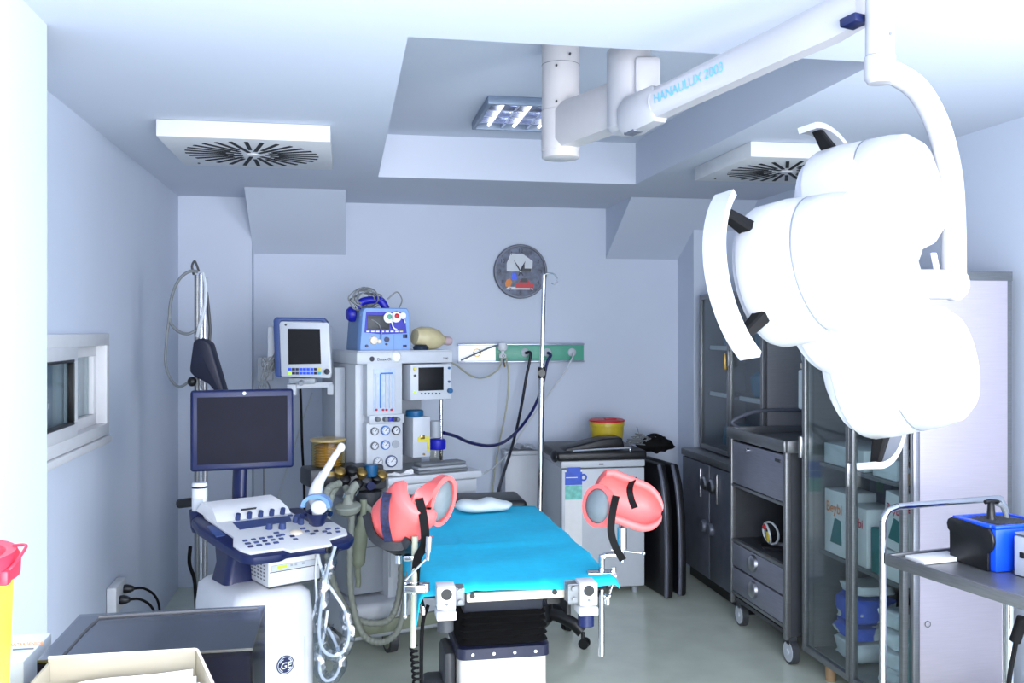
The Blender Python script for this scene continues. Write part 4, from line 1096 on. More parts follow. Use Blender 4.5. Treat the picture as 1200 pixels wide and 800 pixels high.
q = lp(434, 569, -0.13); mb = MB(); mb.cyl((q.x, q.y - 0.01, q.z), (q.x, q.y + 0.04, q.z), 0.022); part('port', mb, m_navy, bb)
mb = MB(); mb.cyl(lp(432, 575, -0.05), lp(432, 620, -0.05), 0.07, 0.06); part('absorber_canister', mb, m_dgrey, t)
# corrugated breathing hoses, mask elbow and the green-grey bag
def corr(pts, r, n=8):
    sp = spline(pts, n); m = len(sp) * 3
    fine = spline(pts, n * 3)
    mb = MB(); mb.tube(fine, r, 12, 0, radii=lambda f: r * (1.0 + 0.10 * math.sin(f * len(fine) * 1.4))); return mb
hz = -0.22
part('breathing_hose', corr([lp(394, 570, -0.14), lp(388, 582, hz), lp(383, 615, hz), lp(385, 660, hz), lp(398, 700, hz), lp(420, 726, hz), lp(452, 728, hz - 0.04), lp(466, 705, hz - 0.05), lp(470, 660, hz), lp(462, 610, hz), lp(452, 585, -0.16)], 0.017), m_hose, t)
part('breathing_hose', corr([lp(405, 570, -0.14), lp(412, 600, hz - 0.03), lp(410, 650, hz - 0.05), lp(412, 700, hz - 0.06), lp(425, 742, hz - 0.08), lp(448, 752, hz - 0.10), lp(468, 735, hz - 0.10), lp(476, 690, hz - 0.08), lp(478, 650, hz - 0.04), lp(474, 620, hz)], 0.016), m_hose, t)
part('breathing_hose', corr([lp(398, 566, -0.16), lp(384, 574, hz), lp(380, 600, hz - 0.03), lp(378, 640, hz - 0.02)], 0.018), m_hose, t)
mb = MB(); mb.lathe([(0.0, 0.0), (0.035, 0.004), (0.06, 0.02), (0.066, 0.045), (0.062, 0.052), (0.03, 0.062), (0.02, 0.08), (0.02, 0.11)], tuple(lp(408, 603, hz - 0.03)), (-0.1, -0.15, 1), 22); fm = part('face_mask', mb, m_hose, t)
mb = MB(); mb.tube([lp(408, 592, hz - 0.03), lp(410, 580, hz - 0.02), lp(415, 570, hz - 0.0), lp(419, 567, hz)], 0.022, 12, 5); part('elbow', mb, m_hose, fm)
for a, b in ((402, 577), (417, 575)):
    mb = MB(); mb.cyl(lp(a, b + 6, hz - 0.07), lp(a + 3, b, hz - 0.07), 0.003, seg=6); part('clip', mb, m_chrome, fm)
q = lp(424, 596, hz - 0.02)
mb = MB(); mb.tube([lp(426, 585, hz), lp(426, 597, hz), lp(424, 612, hz), lp(421, 640, hz), lp(419, 668, hz), lp(420, 680, hz), lp(419, 688, hz)], 0.03, 14, 6, radii=lambda f: [0.018, 0.016, 0.026, 0.038, 0.036, 0.016, 0.014, 0.014][min(7, int(f * 7.99))]); part('breathing_bag', mb, m_bag, t, sharp=80)
mb = MB(); mb.tube([lp(428, 592, hz), lp(436, 600, hz), lp(441, 615, hz), lp(444, 630, hz + 0.1)], 0.014, 10, 6); part('bag_hose', mb, m_hose, t)

# ---- things on the machine: defibrillator, bag, tray, towel
q = lp(424, 412, 0.10)
DM = AM @ Matrix.Translation((lp(452, 412, 0.06).x, 0.06, SHZ)) @ Matrix.Rotation(math.radians(-2), 4, 'Z')
t = thing('defibrillator', 'light blue defibrillator with tangled leads on top, standing on the top shelf of the machine', 'defibrillator', DM.translation, AA - math.radians(2))
mb = MB()
W2, Hh, Dp = 0.148, 0.232, 0.24
def dring(y, sc, top): return [V((-W2 * sc, y, 0.0)), V((W2 * sc, y, 0.0)), V((W2 * sc, y, 0.02)), V((W2 * 0.93 * sc, y, top - 0.02)), V((W2 * 0.85 * sc, y, top)), V((-W2 * 0.80 * sc, y, top)), V((-W2 * 0.9 * sc, y, top - 0.02)), V((-W2 * sc, y, 0.02))]
mb.loft([dring(0.0, 0.97, Hh - 0.004), dring(0.008, 1.0, Hh), dring(0.05, 1.0, Hh)]); db = part('front_housing', mb, m_lblue, t, sharp=30)
mb = MB(); mb.loft([dring(0.051, 0.97, Hh - 0.008), dring(Dp, 0.97, Hh - 0.012)]); part('rear_housing', mb, m_lbluedk, t, sharp=30)
mb = MB(); mb.prism([(-0.122, 0.098), (-0.02, 0.088), (0.122, 0.094), (0.108, 0.21), (-0.112, 0.21)], (0, -0.003, 0), (1, 0, 0), (0, 0, 1), (0, 0.004, 0)); pn = part('display_panel', mb, m_cobalt, t)
mb = MB(); mb.box(-0.105, 0.02, -0.006, -0.002, 0.116, 0.192, 0.002); part('screen', mb, m_dgrey, pn)
for k in range(8):
    mb = MB(); mb.box(-0.112 + 0.0275 * k, -0.094 + 0.0275 * k, -0.006, -0.002, 0.1, 0.107); part('soft_key', mb, m_bottlew if k < 7 else m_ledy, pn)
mb = MB(); mb.lathe([(0.0, -0.014), (0.02, -0.012), (0.024, 0)], (-0.07, 0, 0.055), (0, 1, 0), 16); mb.lathe([(0.0, -0.014), (0.011, -0.01), (0.012, 0)], (-0.04, 0, 0.05), (0, 1, 0), 12); part('connector_ports', mb, m_cream, t)
for x, z, r in ((0.005, 0.06, 0.014), (-0.11, 0.025, 0.008), (0.003, 0.034, 0.006)):
    mb = MB(); mb.cyl((x, -0.008, z), (x, 0, z), r, seg=14); part('button', mb, m_navy, t)
mb = MB(); mb.box(0.10, 0.125, -0.004, 0.002, 0.067, 0.088, 0.002); mb.box(0.10, 0.122, -0.004, 0.002, 0.016, 0.03, 0.002); part('button', mb, m_navy, t)
mb = MB(); mb.box(0.047, 0.0485, -0.0015, 0.001, 0.005, 0.085); part('panel_seam', mb, m_lbluedk, t)
mb = MB(); mb.lathe([(0.0, 0), (0.03, 0.004), (0.042, 0.02), (0.042, 0.04), (0.03, 0.05), (0, 0.052)], (-W2 - 0.028, 0.14, 0.195), (1, 0, 0.1), 18); part('paddle', mb, m_cobalt, t)
mb = MB(); mb.tube([(-0.12, 0.1, Hh - 0.005), (-0.10, 0.1, Hh + 0.035), (0.0, 0.1, Hh + 0.045), (0.04, 0.1, Hh - 0.005)], 0.022, 10, 6); part('carry_handle', mb, m_cobalt, t)
mb = MB(); rl = random.Random(4)
for k in range(7):
    cx_ = -0.06 + rl.uniform(-0.06, 0.06); rx = rl.uniform(0.05, 0.10); pts = []
    for i in range(9):
        a = 2 * PI * i / 9; pts.append((cx_ + rx * math.cos(a), 0.09 + rl.uniform(-0.03, 0.04), Hh + 0.045 + (0.030 + 0.006 * k) * math.sin(a) + rl.uniform(-0.004, 0.012)))
    mb.tube(pts, 0.0042, 6, 4, True)
mb.tube([(0.03, 0.05, Hh + 0.05), (0.08, 0.04, Hh + 0.09), (0.11, 0.04, Hh + 0.05), (0.09, 0.02, Hh + 0.01), (0.05, -0.008, Hh - 0.03)], 0.004, 6, 6)
mb.tube([(-0.14, 0.02, 0.19), (-0.06, -0.012, 0.155), (-0.03, -0.012, 0.11), (-0.03, -0.012, 0.06)], 0.003, 6, 6); part('lead_tangle', mb, m_cable, t)
for x, z, m in ((0.012, 0.178, m_green), (0.055, 0.182, m_red), (0.095, 0.19, m_bottlew)):
    mb = MB(); mb.cyl((x, -0.016, z), (x, -0.007, z), 0.029 if x < 0.09 else 0.018, seg=18); e_ = part('electrode', mb, m_bottlew, t)
    if m is not m_bottlew:
        mb = MB(); mb.ell((x + 0.004, -0.016, z + 0.006), (0.014, 0.008, 0.014)); part('snap', mb, m, e_)
mb = MB(); mb.tube([(0.03, -0.012, 0.155), (0.04, -0.014, 0.125), (0.06, -0.014, 0.112)], 0.004, 6, 6); mb.tube([(0.1, -0.012, 0.18), (0.108, -0.014, 0.15)], 0.0035, 6); part('electrode_leads', mb, m_bottlew, t)

q = lp(503, 401, 0.10)
t = thing('resuscitator_bag', 'pale silicone hand resuscitator bag lying beside the blue defibrillator', 'resuscitator bag', AM @ V((q.x, 0.10, SHZ)), AA)
mb = MB(); mb.lathe([(0.0, -0.10), (0.045, -0.095), (0.06, -0.06), (0.064, 0.0), (0.055, 0.05), (0.03, 0.085), (0.022, 0.10), (0.0, 0.101)], (0, 0, 0.064), (1, 0.1, -0.12), 24); part('squeeze_bag', mb, m_ambu, t)
mb = MB(); mb.lathe([(0.024, 0.10), (0.026, 0.13), (0.02, 0.145), (0, 0.146)], (0, 0, 0.064), (1, 0.1, -0.12), 18); part('neck_valve', mb, mat('valve_pink', (190, 170, 176), 0.4), t)
mb = MB(); mb.lathe([(0, 0.0), (0.04, 0.0), (0.045, 0.016), (0.03, 0.03), (0, 0.031)], (-0.075, -0.05, 0.0), (0, 0, 1), 18); part('mask_cap', mb, mat('mask_dark', (24, 40, 60), 0.4), t)

q = lp(512, 541, -0.03)
t = thing('folded_cover', 'folded grey cover lying on the machine work top under the vaporiser', 'folded cover', AM @ V((q.x, -0.035, wt)), AA)
for k, (w_, y_, r_) in enumerate(((0.19, 0.02, 0.03), (0.185, 0.0, -0.02), (0.175, -0.02, 0.04))):
    mb = MB(); mb.box(-w_ * 0.8, w_ * 0.8, -0.08, 0.025, 0.002 + 0.019 * k, 0.020 + 0.019 * k, 0.009, 3, Matrix.Rotation(r_, 4, 'Z')); part('fold', mb, m_mgrey if k != 1 else m_lgrey, t)
q = lp(470, 553, -0.06)
t = thing('paper_towel', 'crumpled white paper towel on the machine work top below the gauges', 'paper towel', AM @ V((q.x - 0.02, -0.068, wt)), AA)
mb = MB(); rows = []; rr = random.Random(9)
for j in range(7):
    rows.append([V((-0.11 + 0.19 * i / 9 + rr.uniform(-.006, .006), -0.04 + 0.06 * j / 6 + 0.012 * math.sin(i), 0.004 + 0.026 * (1 - abs(j - 3) / 3.2) * (0.6 + 0.4 * math.sin(1.3 * i + j)) * (0.3 + 0.7 * i / 9) + rr.uniform(0, .004))) for i in range(10)])
mb.loft(rows, caps=False, closed_ring=False); part('sheet', mb, m_paper, t, sharp=20)

# ---- patient monitor on its bracket
MC = pd(357, 408, 5.0); ma = math.radians(-8)
t = thing('patient_monitor', 'white patient monitor with a dark screen on a bracket arm left of the shelf', 'patient monitor', (MC.x, MC.y, MC.z - 0.16), ma)
MMi = ROOTM[t.name].inverted()
mb = MB(); mb.prism([(-0.125, 0.01), (0.135, 0.0), (0.142, 0.03), (0.128, 0.29), (0.118, 0.298), (-0.125, 0.305), (-0.135, 0.29)], (0, 0, 0), (1, 0, 0), (0, 0, 1), (0, 0.035, 0), 0.006); fb = part('bezel', mb, m_offw, t)
mb = MB(); mb.prism([(-0.085, 0.075), (0.087, 0.078), (0.081, 0.263), (-0.087, 0.265)], (0, -0.004, 0), (1, 0, 0), (0, 0, 1), (0, 0.005, 0)); part('screen', mb, m_screen, fb)
mb = MB(); mb.prism([(-0.158, 0.012), (-0.128, 0.004), (-0.128, 0.306), (0.085, 0.303), (0.115, 0.285), (0.12, 0.30), (0.10, 0.322), (-0.155, 0.326), (-0.168, 0.31)], (0, 0.006, 0), (1, 0, 0), (0, 0, 1), (0, 0.06, 0), 0.006); part('blue_surround', mb, m_navy2, t, label='blue-grey surround')
mb = MB(); mb.box(-0.215, 0.12, 0.068, 0.20, 0.03, 0.28, 0.015); hb = part('rear_housing', mb, m_offw, t)
for z in (0.135, 0.112):
    mb = MB(); mb.cyl((-0.166, 0.064, z), (-0.166, 0.07, z), 0.009, seg=12); part('socket', mb, m_red, hb)
mb = MB(); mb.cyl((-0.1, -0.004, 0.285), (-0.1, 0, 0.285), 0.006, seg=10); part('lamp', mb, m_dgrey, fb)
for j in range(2):
    for i in range(9):
        m = m_navy if i in (1, 2, 7) else m_bright
        if (i, j) == (0, 1): m = m_led
        if (i, j) == (8, 0): m = m_ledy
        if (i, j) == (8, 1): m = m_cyan
        mb = MB(); x = -0.078 + 0.0195 * i; z = 0.049 - 0.021 * j; mb.box(x - 0.0085, x + 0.0085, -0.003, 0.002, z - 0.007, z + 0.007, 0.001); part('key', mb, m, fb)
mb = MB(); mb.lathe([(0, -0.02), (0.013, -0.018), (0.016, 0)], (0.118, 0, 0.036), (0, 1, 0), 14); part('control_dial', mb, m_text, fb)
mb = MB(); mb.box(-0.09, 0.05, 0.03, 0.12, -0.03, 0.0, 0.006); mb.cyl((-0.02, 0.03, -0.02), (-0.02, 0.0, -0.03), 0.012); part('swivel_plate', mb, m_lgrey, t)
a, b = MMi @ pd(345, 452, 5.06), MMi @ pd(396, 450, 5.2)
mb = MB(); mb.obox((a + b) / 2, ((b - a).length, 0.04, 0.032), (b - a, (b - a).cross(V((0, 0, 1))) * -1, (0, 0, 1)), 0.006); mb.obox(a - V((0.01, 0, 0.02)), (0.05, 0.06, 0.06), None, 0.006); part('bracket_arm', mb, m_offw, t)
b2 = MMi @ pd(390, 456, 5.18)
mb = MB(); mb.obox(b2, (0.055, 0.06, 0.06), None, 0.006); part('arm_joint', mb, m_offw, t)
mb = MB(); rl = random.Random(8)
for k in range(5):
    pts = [(-0.20 + rl.uniform(-.04, .03), 0.05 + rl.uniform(-.02, .02), 0.08 + rl.uniform(-.05, .03)) for i in range(5)]
    mb.tube([(-0.17, 0.065, 0.135 - 0.01 * k)] + pts + [(-0.215 - 0.01 * k, 0.06, -0.05)], 0.0035, 6, 5)
part('lead_tangle', mb, m_cable, t)
w = [MMi @ pd(*p) for p in ((352, 455, 5.1), (353, 480, 5.14), (354, 520, 5.14), (356, 560, 5.14), (357, 600, 5.1))]
mb = MB(); mb.tube(w, 0.007, 8, 6); part('power_cable', mb, m_rubber, t)
# white wall holder and thin cord between monitor and wall
q = pY(311, 425, 6.46)
t = thing('wall_holder', 'small white holder on the wall pier left of the patient monitor', 'wall holder', (q.x, 6.498, q.z - 0.12))
mb = MB(); mb.box(-0.05, 0.05, -0.06, 0, 0, 0.16, 0.008); part('holder_box', mb, m_offw, t)
mb = MB(); mb.tube([(-0.03, -0.05, 0.0), (-0.04, -0.055, -0.06), (0.0, -0.06, -0.10), (0.03, -0.055, -0.05), (0.01, -0.05, 0.0)], 0.005, 6, 6); mb.tube([(0.0, -0.05, 0.0), (-0.01, -0.05, -0.3), (-0.01, -0.03, -1.0)], 0.004, 6, 6); part('hanging_cord', mb, m_cable, t)
mb = MB(); mb.tube([pY(366, 460, 6.60), pY(352, 500, 6.58), pY(338, 545, 6.55), pY(328, 575, 6.5), pY(322, 610, 6.46), pY(319, 684, 6.44)], 0.006, 6, 8)
single('suction_tube', mb, m_tubeclear, 'thin clear tube running down the back wall behind the patient monitor', 'tube')

# ================================================================ gas rail on the back wall with its hoses
q0, q1 = pY(538, 402, 6.6), pY(684, 424, 6.6)
za, zb = q1.z, q0.z
t = thing('gas_rail', 'green medical gas rail with a bright white end on the back wall under the clock', 'gas rail', ((q0.x + q1.x) / 2, 6.649, za))
xm = (q0.x + q1.x) / 2; L = q1.x - q0.x; H = 0.135
sp = L * 0.29
mb = MB(); mb.box(-L / 2 + sp, L / 2, -0.05, 0, 0.012, H - 0.012, 0.002); part('green_front', mb, m_green, t)
mb = MB(); mb.box(-L / 2, -L / 2 + sp - 0.003, -0.052, 0, 0.012, H - 0.012, 0.002); part('light_panel', mb, mat('light_diffuser', (240, 244, 250), 0.4, emit=(235, 244, 255), estr=0.45), t)
mb = MB(); mb.box(-L / 2 - 0.008, L / 2 + 0.004, -0.058, 0, H - 0.012, H, 0.003); mb.box(-L / 2 - 0.008, L / 2 + 0.004, -0.058, 0, 0, 0.012, 0.003); part('aluminium_edge', mb, m_alu, t)
OUT = []
for px in (615, 641, 670):
    q = pY(px, 412.5, 6.6); x = q.x - xm; z = H * 0.52; OUT.append(V((q.x, 6.58, za + z)))
    mb = MB(); mb.lathe([(0.024, 0.05), (0.03, 0.052), (0.03, 0.06), (0.018, 0.068), (0, 0.069)], (x, 0, z), (0, -1, 0), 20); part('gas_outlet', mb, m_offw, t)
q = pY(559, 413, 6.6); x = q.x - xm
mb = MB(); mb.torus((x, -0.056, H * 0.52), (0, 1, 0), 0.026, 0.004, 24, 6); part('ring_pull', mb, m_brass, t)
q = pY(588, 407, 6.6); x = q.x - xm
t2 = thing('flowmeter', 'small white flowmeter plugged into the green gas rail', 'flowmeter', (q.x, 6.566, za + 0.03))
mb = MB(); mb.lathe([(0.0, 0), (0.025, 0.004), (0.026, 0.03), (0.012, 0.04), (0.012, 0.05), (0.03, 0.062), (0.034, 0.085), (0.028, 0.108), (0, 0.115)], (0, -0.01, 0)); part('flow_body', mb, m_bottlew, t2)
mb = MB(); mb.torus((0, -0.037, 0.018), (0, 1, 0), 0.009, 0.003, 14, 6); part('flow_nut', mb, m_lgrey, t2)
mb = MB(); mb.tube([V((0, -0.02, 0.0)), V((0.012, -0.03, -0.06))], 0.006, 8); part('stem', mb, m_brass, t2)
def hose(name, pts, r, m, lab, cat='hose', grp=None):
    mb = MB(); mb.tube(pts, r, 10, 8); return single(name, mb, m, lab, cat, grp)
o = OUT[0]; y = 6.52
hose('gas_hose', [o + V((0, -0.012, -0.002)), o + V((0.03, -0.045, -0.01)), pY(617, 440, y), pY(612, 470, y - 0.03), pY(606, 500, y - 0.1), pY(598, 530, y - 0.3), pY(589, 558, y - 0.6), pY(584, 577, y - 0.9), pY(582, 605, y - 1.1)], 0.0105, m_blackhose, 'black gas hose dropping from the left outlet of the green rail to behind the table')
o = OUT[1]
hose('gas_hose', [o + V((0, -0.012, -0.002)), o + V((0.012, -0.05, -0.02)), pY(641, 425, y), pY(636, 450, y - 0.02), pY(627, 475, y - 0.06), pY(616, 493, y - 0.12), pY(605, 506, y - 0.2), pY(590, 518, y - 0.4), pY(572, 522, y - 0.6), pY(550, 518, y - 0.8), pY(534, 511, y - 0.95), pY(520, 507, y - 1.08)], 0.0105, m_navyhose, 'navy blue gas hose sweeping from the middle outlet to the anaesthesia machine')
o = OUT[2]
hose('gas_hose', [o + V((0, -0.012, -0.002)), o + V((-0.005, -0.05, -0.02)), pY(664, 432, y), pY(648, 455, y - 0.02), pY(630, 480, y - 0.06), pY(612, 505, y - 0.1), pY(600, 525, y - 0.2), pY(582, 545, y - 0.5), pY(566, 555, y - 0.75)], 0.005, m_tubeclear, 'thin white gas tube from the right outlet of the green rail')
hose('oxygen_tube', [pY(589, 416, 6.55), pY(584, 432, 6.5), pY(568, 442, 6.45), pY(552, 440, 6.4), pY(535, 428, 6.35), pY(522, 422, 6.3), pY(512, 424, 6.2)], 0.006, m_ivory, 'pale tube looping from the flowmeter to the machine shelf', 'tube')
FRX = 1.355
hose('oxygen_tube', [pY(593, 418, 6.55), pY(596, 440, 6.53), pY(593, 480, 6.53), pY(583, 530, 6.58), pY(576, 590, 6.61), pY(572, 668, 6.63)], 0.006, m_ivory, 'pale tube hanging straight down the back wall from the flowmeter', 'tube')
hose('rail_lever', [pY(540, 422, 6.52), pY(556, 415, 6.52), pY(572, 408, 6.55), pY(584, 404, 6.57)], 0.006, m_mgrey, 'thin grey lead across the bright end of the gas rail', 'lead')
# low white box with crumpled plastic on it, left of the fridge
q = pY(617, 528, 6.45); xa, xb = pY(592, 540, 6.45).x, FRX - 0.02
t = thing('storage_box', 'plain white box behind the infusion pole, left of the fridge', 'box', ((xa + xb) / 2, 6.45, 0))
mb = MB(); mb.box((xa - xb) / 2, (xb - xa) / 2, 0, 0.16, 0, q.z - 0.03, 0.006); part('box_body', mb, m_offw, t)
mb = MB(); mb.box((xa - xb) / 2 - 0.004, (xb - xa) / 2 + 0.004, -0.005, 0.165, q.z - 0.029, q.z, 0.004); part('box_lid', mb, m_offw, t)
mb = MB(); rr = random.Random(21); rows = []
for j in range(8):
    rows.append([V(((xa + xb) / 2 - 0.10 + 0.21 * i / 11, 6.46 + 0.13 * j / 7, q.z + 0.004 + rr.uniform(0.0, 0.035) * (1 if 0 < i < 11 else 0.1))) for i in range(12)])
mb.loft(rows, caps=False, closed_ring=False)
single('plastic_sheet', mb, m_offw, 'crumpled white plastic sheet on the white box behind the infusion pole', 'plastic sheet', sharp=15)

# ================================================================ clock
c = pY(610, 318, 6.63); R_ = 0.195
t = thing('wall_clock', 'round grey wall clock with a dark rim and a red vintage car picture', 'clock', (c.x, 6.648, c.z - R_))
mb = MB(); mb.lathe([(R_, 0), (R_, 0.024), (R_ - 0.006, 0.030), (R_ - 0.014, 0.030), (R_ - 0.016, 0.022), (R_ - 0.017, 0.0)], (0, 0, R_), (0, -1, 0), 48); part('rim', mb, m_dsteel, t)
mb = MB(); mb.cyl((0, -0.001, R_), (0, -0.016, R_), R_ - 0.012, seg=48); fc = part('clock_face', mb, m_clockface, t)
def flat(pts, m, nm, par=None, y=-0.0165, th=0.0008):
    mb = MB(); mb.prism(pts, (0, y, R_), (1, 0, 0), (0, 0, 1), (0, -th, 0)); return part(nm, mb, m, par or fc)
flat([(-0.10, 0.0), (0.085, 0.0), (0.09, 0.075), (0.02, 0.125), (-0.07, 0.13), (-0.10, 0.06)], m_gauge, 'picture_ground')
flat([(-0.11, -0.13), (0.095, -0.13), (0.08, -0.112), (-0.09, -0.11)], m_gauge, 'picture_road')
flat([(-0.035, -0.118), (0.095, -0.118), (0.098, -0.09), (0.07, -0.078), (0.055, -0.06), (0.0, -0.06), (-0.015, -0.08), (-0.04, -0.095)], m_red, 'picture_car', y=-0.0175)
flat([(-0.01, -0.078), (0.055, -0.078), (0.05, -0.05), (0.01, -0.05)], m_dgrey, 'picture_car_roof', y=-0.018)
flat([(-0.108, -0.11), (-0.075, -0.11), (-0.06, -0.075), (-0.075, -0.05), (-0.1, -0.06), (-0.112, -0.085)], m_orange, 'picture_truck', y=-0.0175)
flat([(-0.065, -0.06), (-0.025, -0.06), (-0.03, -0.01), (-0.06, -0.01)], m_bright, 'picture_house', y=-0.0175)
flat([(0.0, 0.0), (0.08, 0.0), (0.08, 0.022), (0.03, 0.022), (0.03, 0.05), (0.0, 0.02)], m_dgrey, 'picture_roof_line', y=-0.0175)
for k, s in enumerate(('12', '1', '2', '3', '4', '5', '6', '7', '8', '9', '10', '11')):
    a = PI / 2 - 2 * PI * k / 12; r = 0.150; mb = MB()
    mb.text(s, (r * math.cos(a), -0.0172, R_ + r * math.sin(a) - 0.013), (1, 0, 0), (0, 0, 1), 0.038, 0.0006, 'CENTER'); part('numeral', mb, m_text, fc)
def hand(ang, l, w, nm):
    a = math.radians(ang); d = V((math.sin(a), 0, math.cos(a))); s = V((math.cos(a), 0, -math.sin(a)))
    mb = MB(); mb.prism([(-w * 0.4, -0.035), (w * 0.4, -0.035), (w, l * 0.45), (0, l), (-w, l * 0.45)], V((0, -0.021, R_)), s, d, (0, -0.0015, 0)); part(nm, mb, m_text, t)
hand(25, 0.085, 0.007, 'hour_hand'); hand(-31, 0.098, 0.005, 'minute_hand')
mb = MB(); mb.cyl((0, -0.016, R_), (0, -0.025, R_), 0.006, seg=12); part('hand_pin', mb, m_bottlew, t)
# ================================================================ small fridge and what is on and beside it
FXa, FXb, FYa, FYb, FH = 1.355, 1.905, 5.83, 6.42, 0.865
t = thing('mini_fridge', 'white under-counter fridge with a blue and green sticker on its door', 'fridge', ((FXa + FXb) / 2, (FYa + FYb) / 2, 0))
mb = MB(); mb.box(FXa, FXb, FYa + 0.05, FYb, 0.035, FH - 0.045, 0.006); part('fridge_body', mb, m_offw, t, world=True)
mb = MB(); mb.box(FXa - 0.002, FXb + 0.002, FYa, FYb, FH - 0.044, FH, 0.006); tp_ = part('fridge_top', mb, m_offw, t, world=True)
mb = MB(); mb.box((FXa + FXb) / 2 - 0.03, (FXa + FXb) / 2 + 0.0, FYa - 0.002, FYa + 0.002, FH - 0.028, FH - 0.018); part('emblem', mb, m_mgrey, tp_, world=True)
mb = MB(); mb.box(FXa, FXb, FYa, FYa + 0.045, 0.05, FH - 0.05, 0.008); fd = part('fridge_door', mb, m_offw, t, world=True)
x0, x1 = pY(662, 560, FYa).x, pY(682, 560, FYa).x
zt = pY(670, 551, FYa).z; zm = pY(670, 568, FYa).z; zg = pY(670, 585, FYa).z; zl = pY(670, 640, FYa).z
mb = MB(); mb.box(x0, x1, FYa - 0.002, FYa, zl, zt, 0); st_ = part('sticker', mb, m_paper, fd, world=True)
mb = MB(); mb.box(x0, x1, FYa - 0.004, FYa - 0.002, zm, zt - 0.01); c = V((x1 + 0.01, FYa - 0.003, (zm + zt) / 2)); mb.torus(c, (0, 1, 0), 0.018, 0.0055, 20, 6); mb.box(x0 + 0.01, x1 - 0.01, FYa - 0.0045, FYa - 0.004, zt - 0.01, zt + 0.02); part('blue_print', mb, mat('sticker_blue', (52, 92, 206), 0.4, var=0.15), st_, world=True)
mb = MB(); mb.box(x0, x1, FYa - 0.004, FYa - 0.002, zg, zm - 0.002); part('green_print', mb, mat('sticker_green', (120, 200, 190), 0.4, var=0.25, scale=30), st_, world=True)
mb = MB(); mb.box(x0 + 0.006, x1 - 0.03, FYa - 0.0055, FYa - 0.0045, zm + 0.045, zm + 0.05); part('print_line', mb, m_bottlew, st_, world=True)
for x in (FXa + 0.05, FXb - 0.05):
    for y in (FYa + 0.06, FYb - 0.06):
        mb = MB(); mb.cyl((x, y, 0), (x, y, 0.036), 0.018); part('foot', mb, m_lgrey, t, world=True)
# black padded mat on the fridge, hanging over its edges
mb = MB()
mx0, mx1 = FXa - 0.035, FXb + 0.012
mb.box(mx0, mx1, FYa - 0.02, FYb - 0.02, FH + 0.002, FH + 0.062, 0.02, 3)
mb.prism([(0, 0), (0.05, 0.06), (0.3, 0.115), (0.42, 0.12), (0.44, 0.05), (0.2, 0.03)], (mx0 + 0.03, FYa + 0.05, FH + 0.02), (1, 0, 0), (0, 0, 1), (0, 0.18, 0), 0.012)
mb.ell((mx0 + 0.0, FYa + 0.05, FH + 0.03), (0.024, 0.06, 0.04))
single('padded_mat', mb, m_vinyl, 'black padded mat folded over the top of the white fridge', 'mat', sharp=50)
mb = MB(); mb.tube([(mx0 + 0.10, FYa - 0.025, FH + 0.068), (mx0 + 0.3, FYa - 0.022, FH + 0.076), (mx0 + 0.48, FYa - 0.022, FH + 0.078)], 0.006, 8, 4)
mb.ell((mx0 + 0.48, FYa - 0.025, FH + 0.07), (0.012, 0.012, 0.014))
single('metal_rod', mb, m_chrome, 'thin metal rod lying along the front edge of the black mat', 'rod')
# yellow bucket with a red lid
c = pY(712, 514, 6.22); zb = FH + 0.063; zt = pY(712, 492, 6.22).z; r1 = (pY(732, 500, 6.22).x - pY(692, 500, 6.22).x) / 2
t = thing('sharps_bucket', 'yellow waste bucket with a red lid standing on the black mat on the fridge', 'bucket', (c.x, 6.24, zb))
h = zt - zb
mb = MB(); mb.lathe([(0, 0), (r1 * 0.88, 0.0), (r1 * 0.97, h * 0.75), (r1 * 1.0, h * 0.76), (r1 * 1.0, h * 0.93), (r1 * 0.97, h * 0.935), (0, h * 0.936)], seg=36); part('bucket_body', mb, m_yellow, t)
mb = MB(); mb.lathe([(r1 * 1.02, h * 0.94), (r1 * 1.03, h * 1.0), (r1 * 0.9, h * 1.04), (r1 * 0.5, h * 1.03), (0, h * 1.03)], seg=36); mb.obox((0.02, -0.02, h * 1.05), (0.08, 0.05, 0.01), None, 0.004); part('bucket_lid', mb, m_red, t)
# wire leads on the mat
mb = MB(); rb = random.Random(6)
cc = pY(748, 512, 6.02)
for k in range(5):
    pts = [V((cc.x + rb.uniform(-0.07, 0.08), 6.04 + rb.uniform(-0.06, 0.06), FH + 0.075 + abs(rb.gauss(0, 0.035)))) for _ in range(6)]
    mb.tube(pts, 0.0035, 6, 6)
mb.tube([V((cc.x + 0.03, 6.05, FH + 0.07)), pY(750, 515, 6.05), pY(747, 502, 6.05), pY(746, 500, 6.05)], 0.003, 6, 4)
single('wire_leads', mb, m_cable, 'thin tangled wires on the black mat right of the yellow bucket', 'wires')
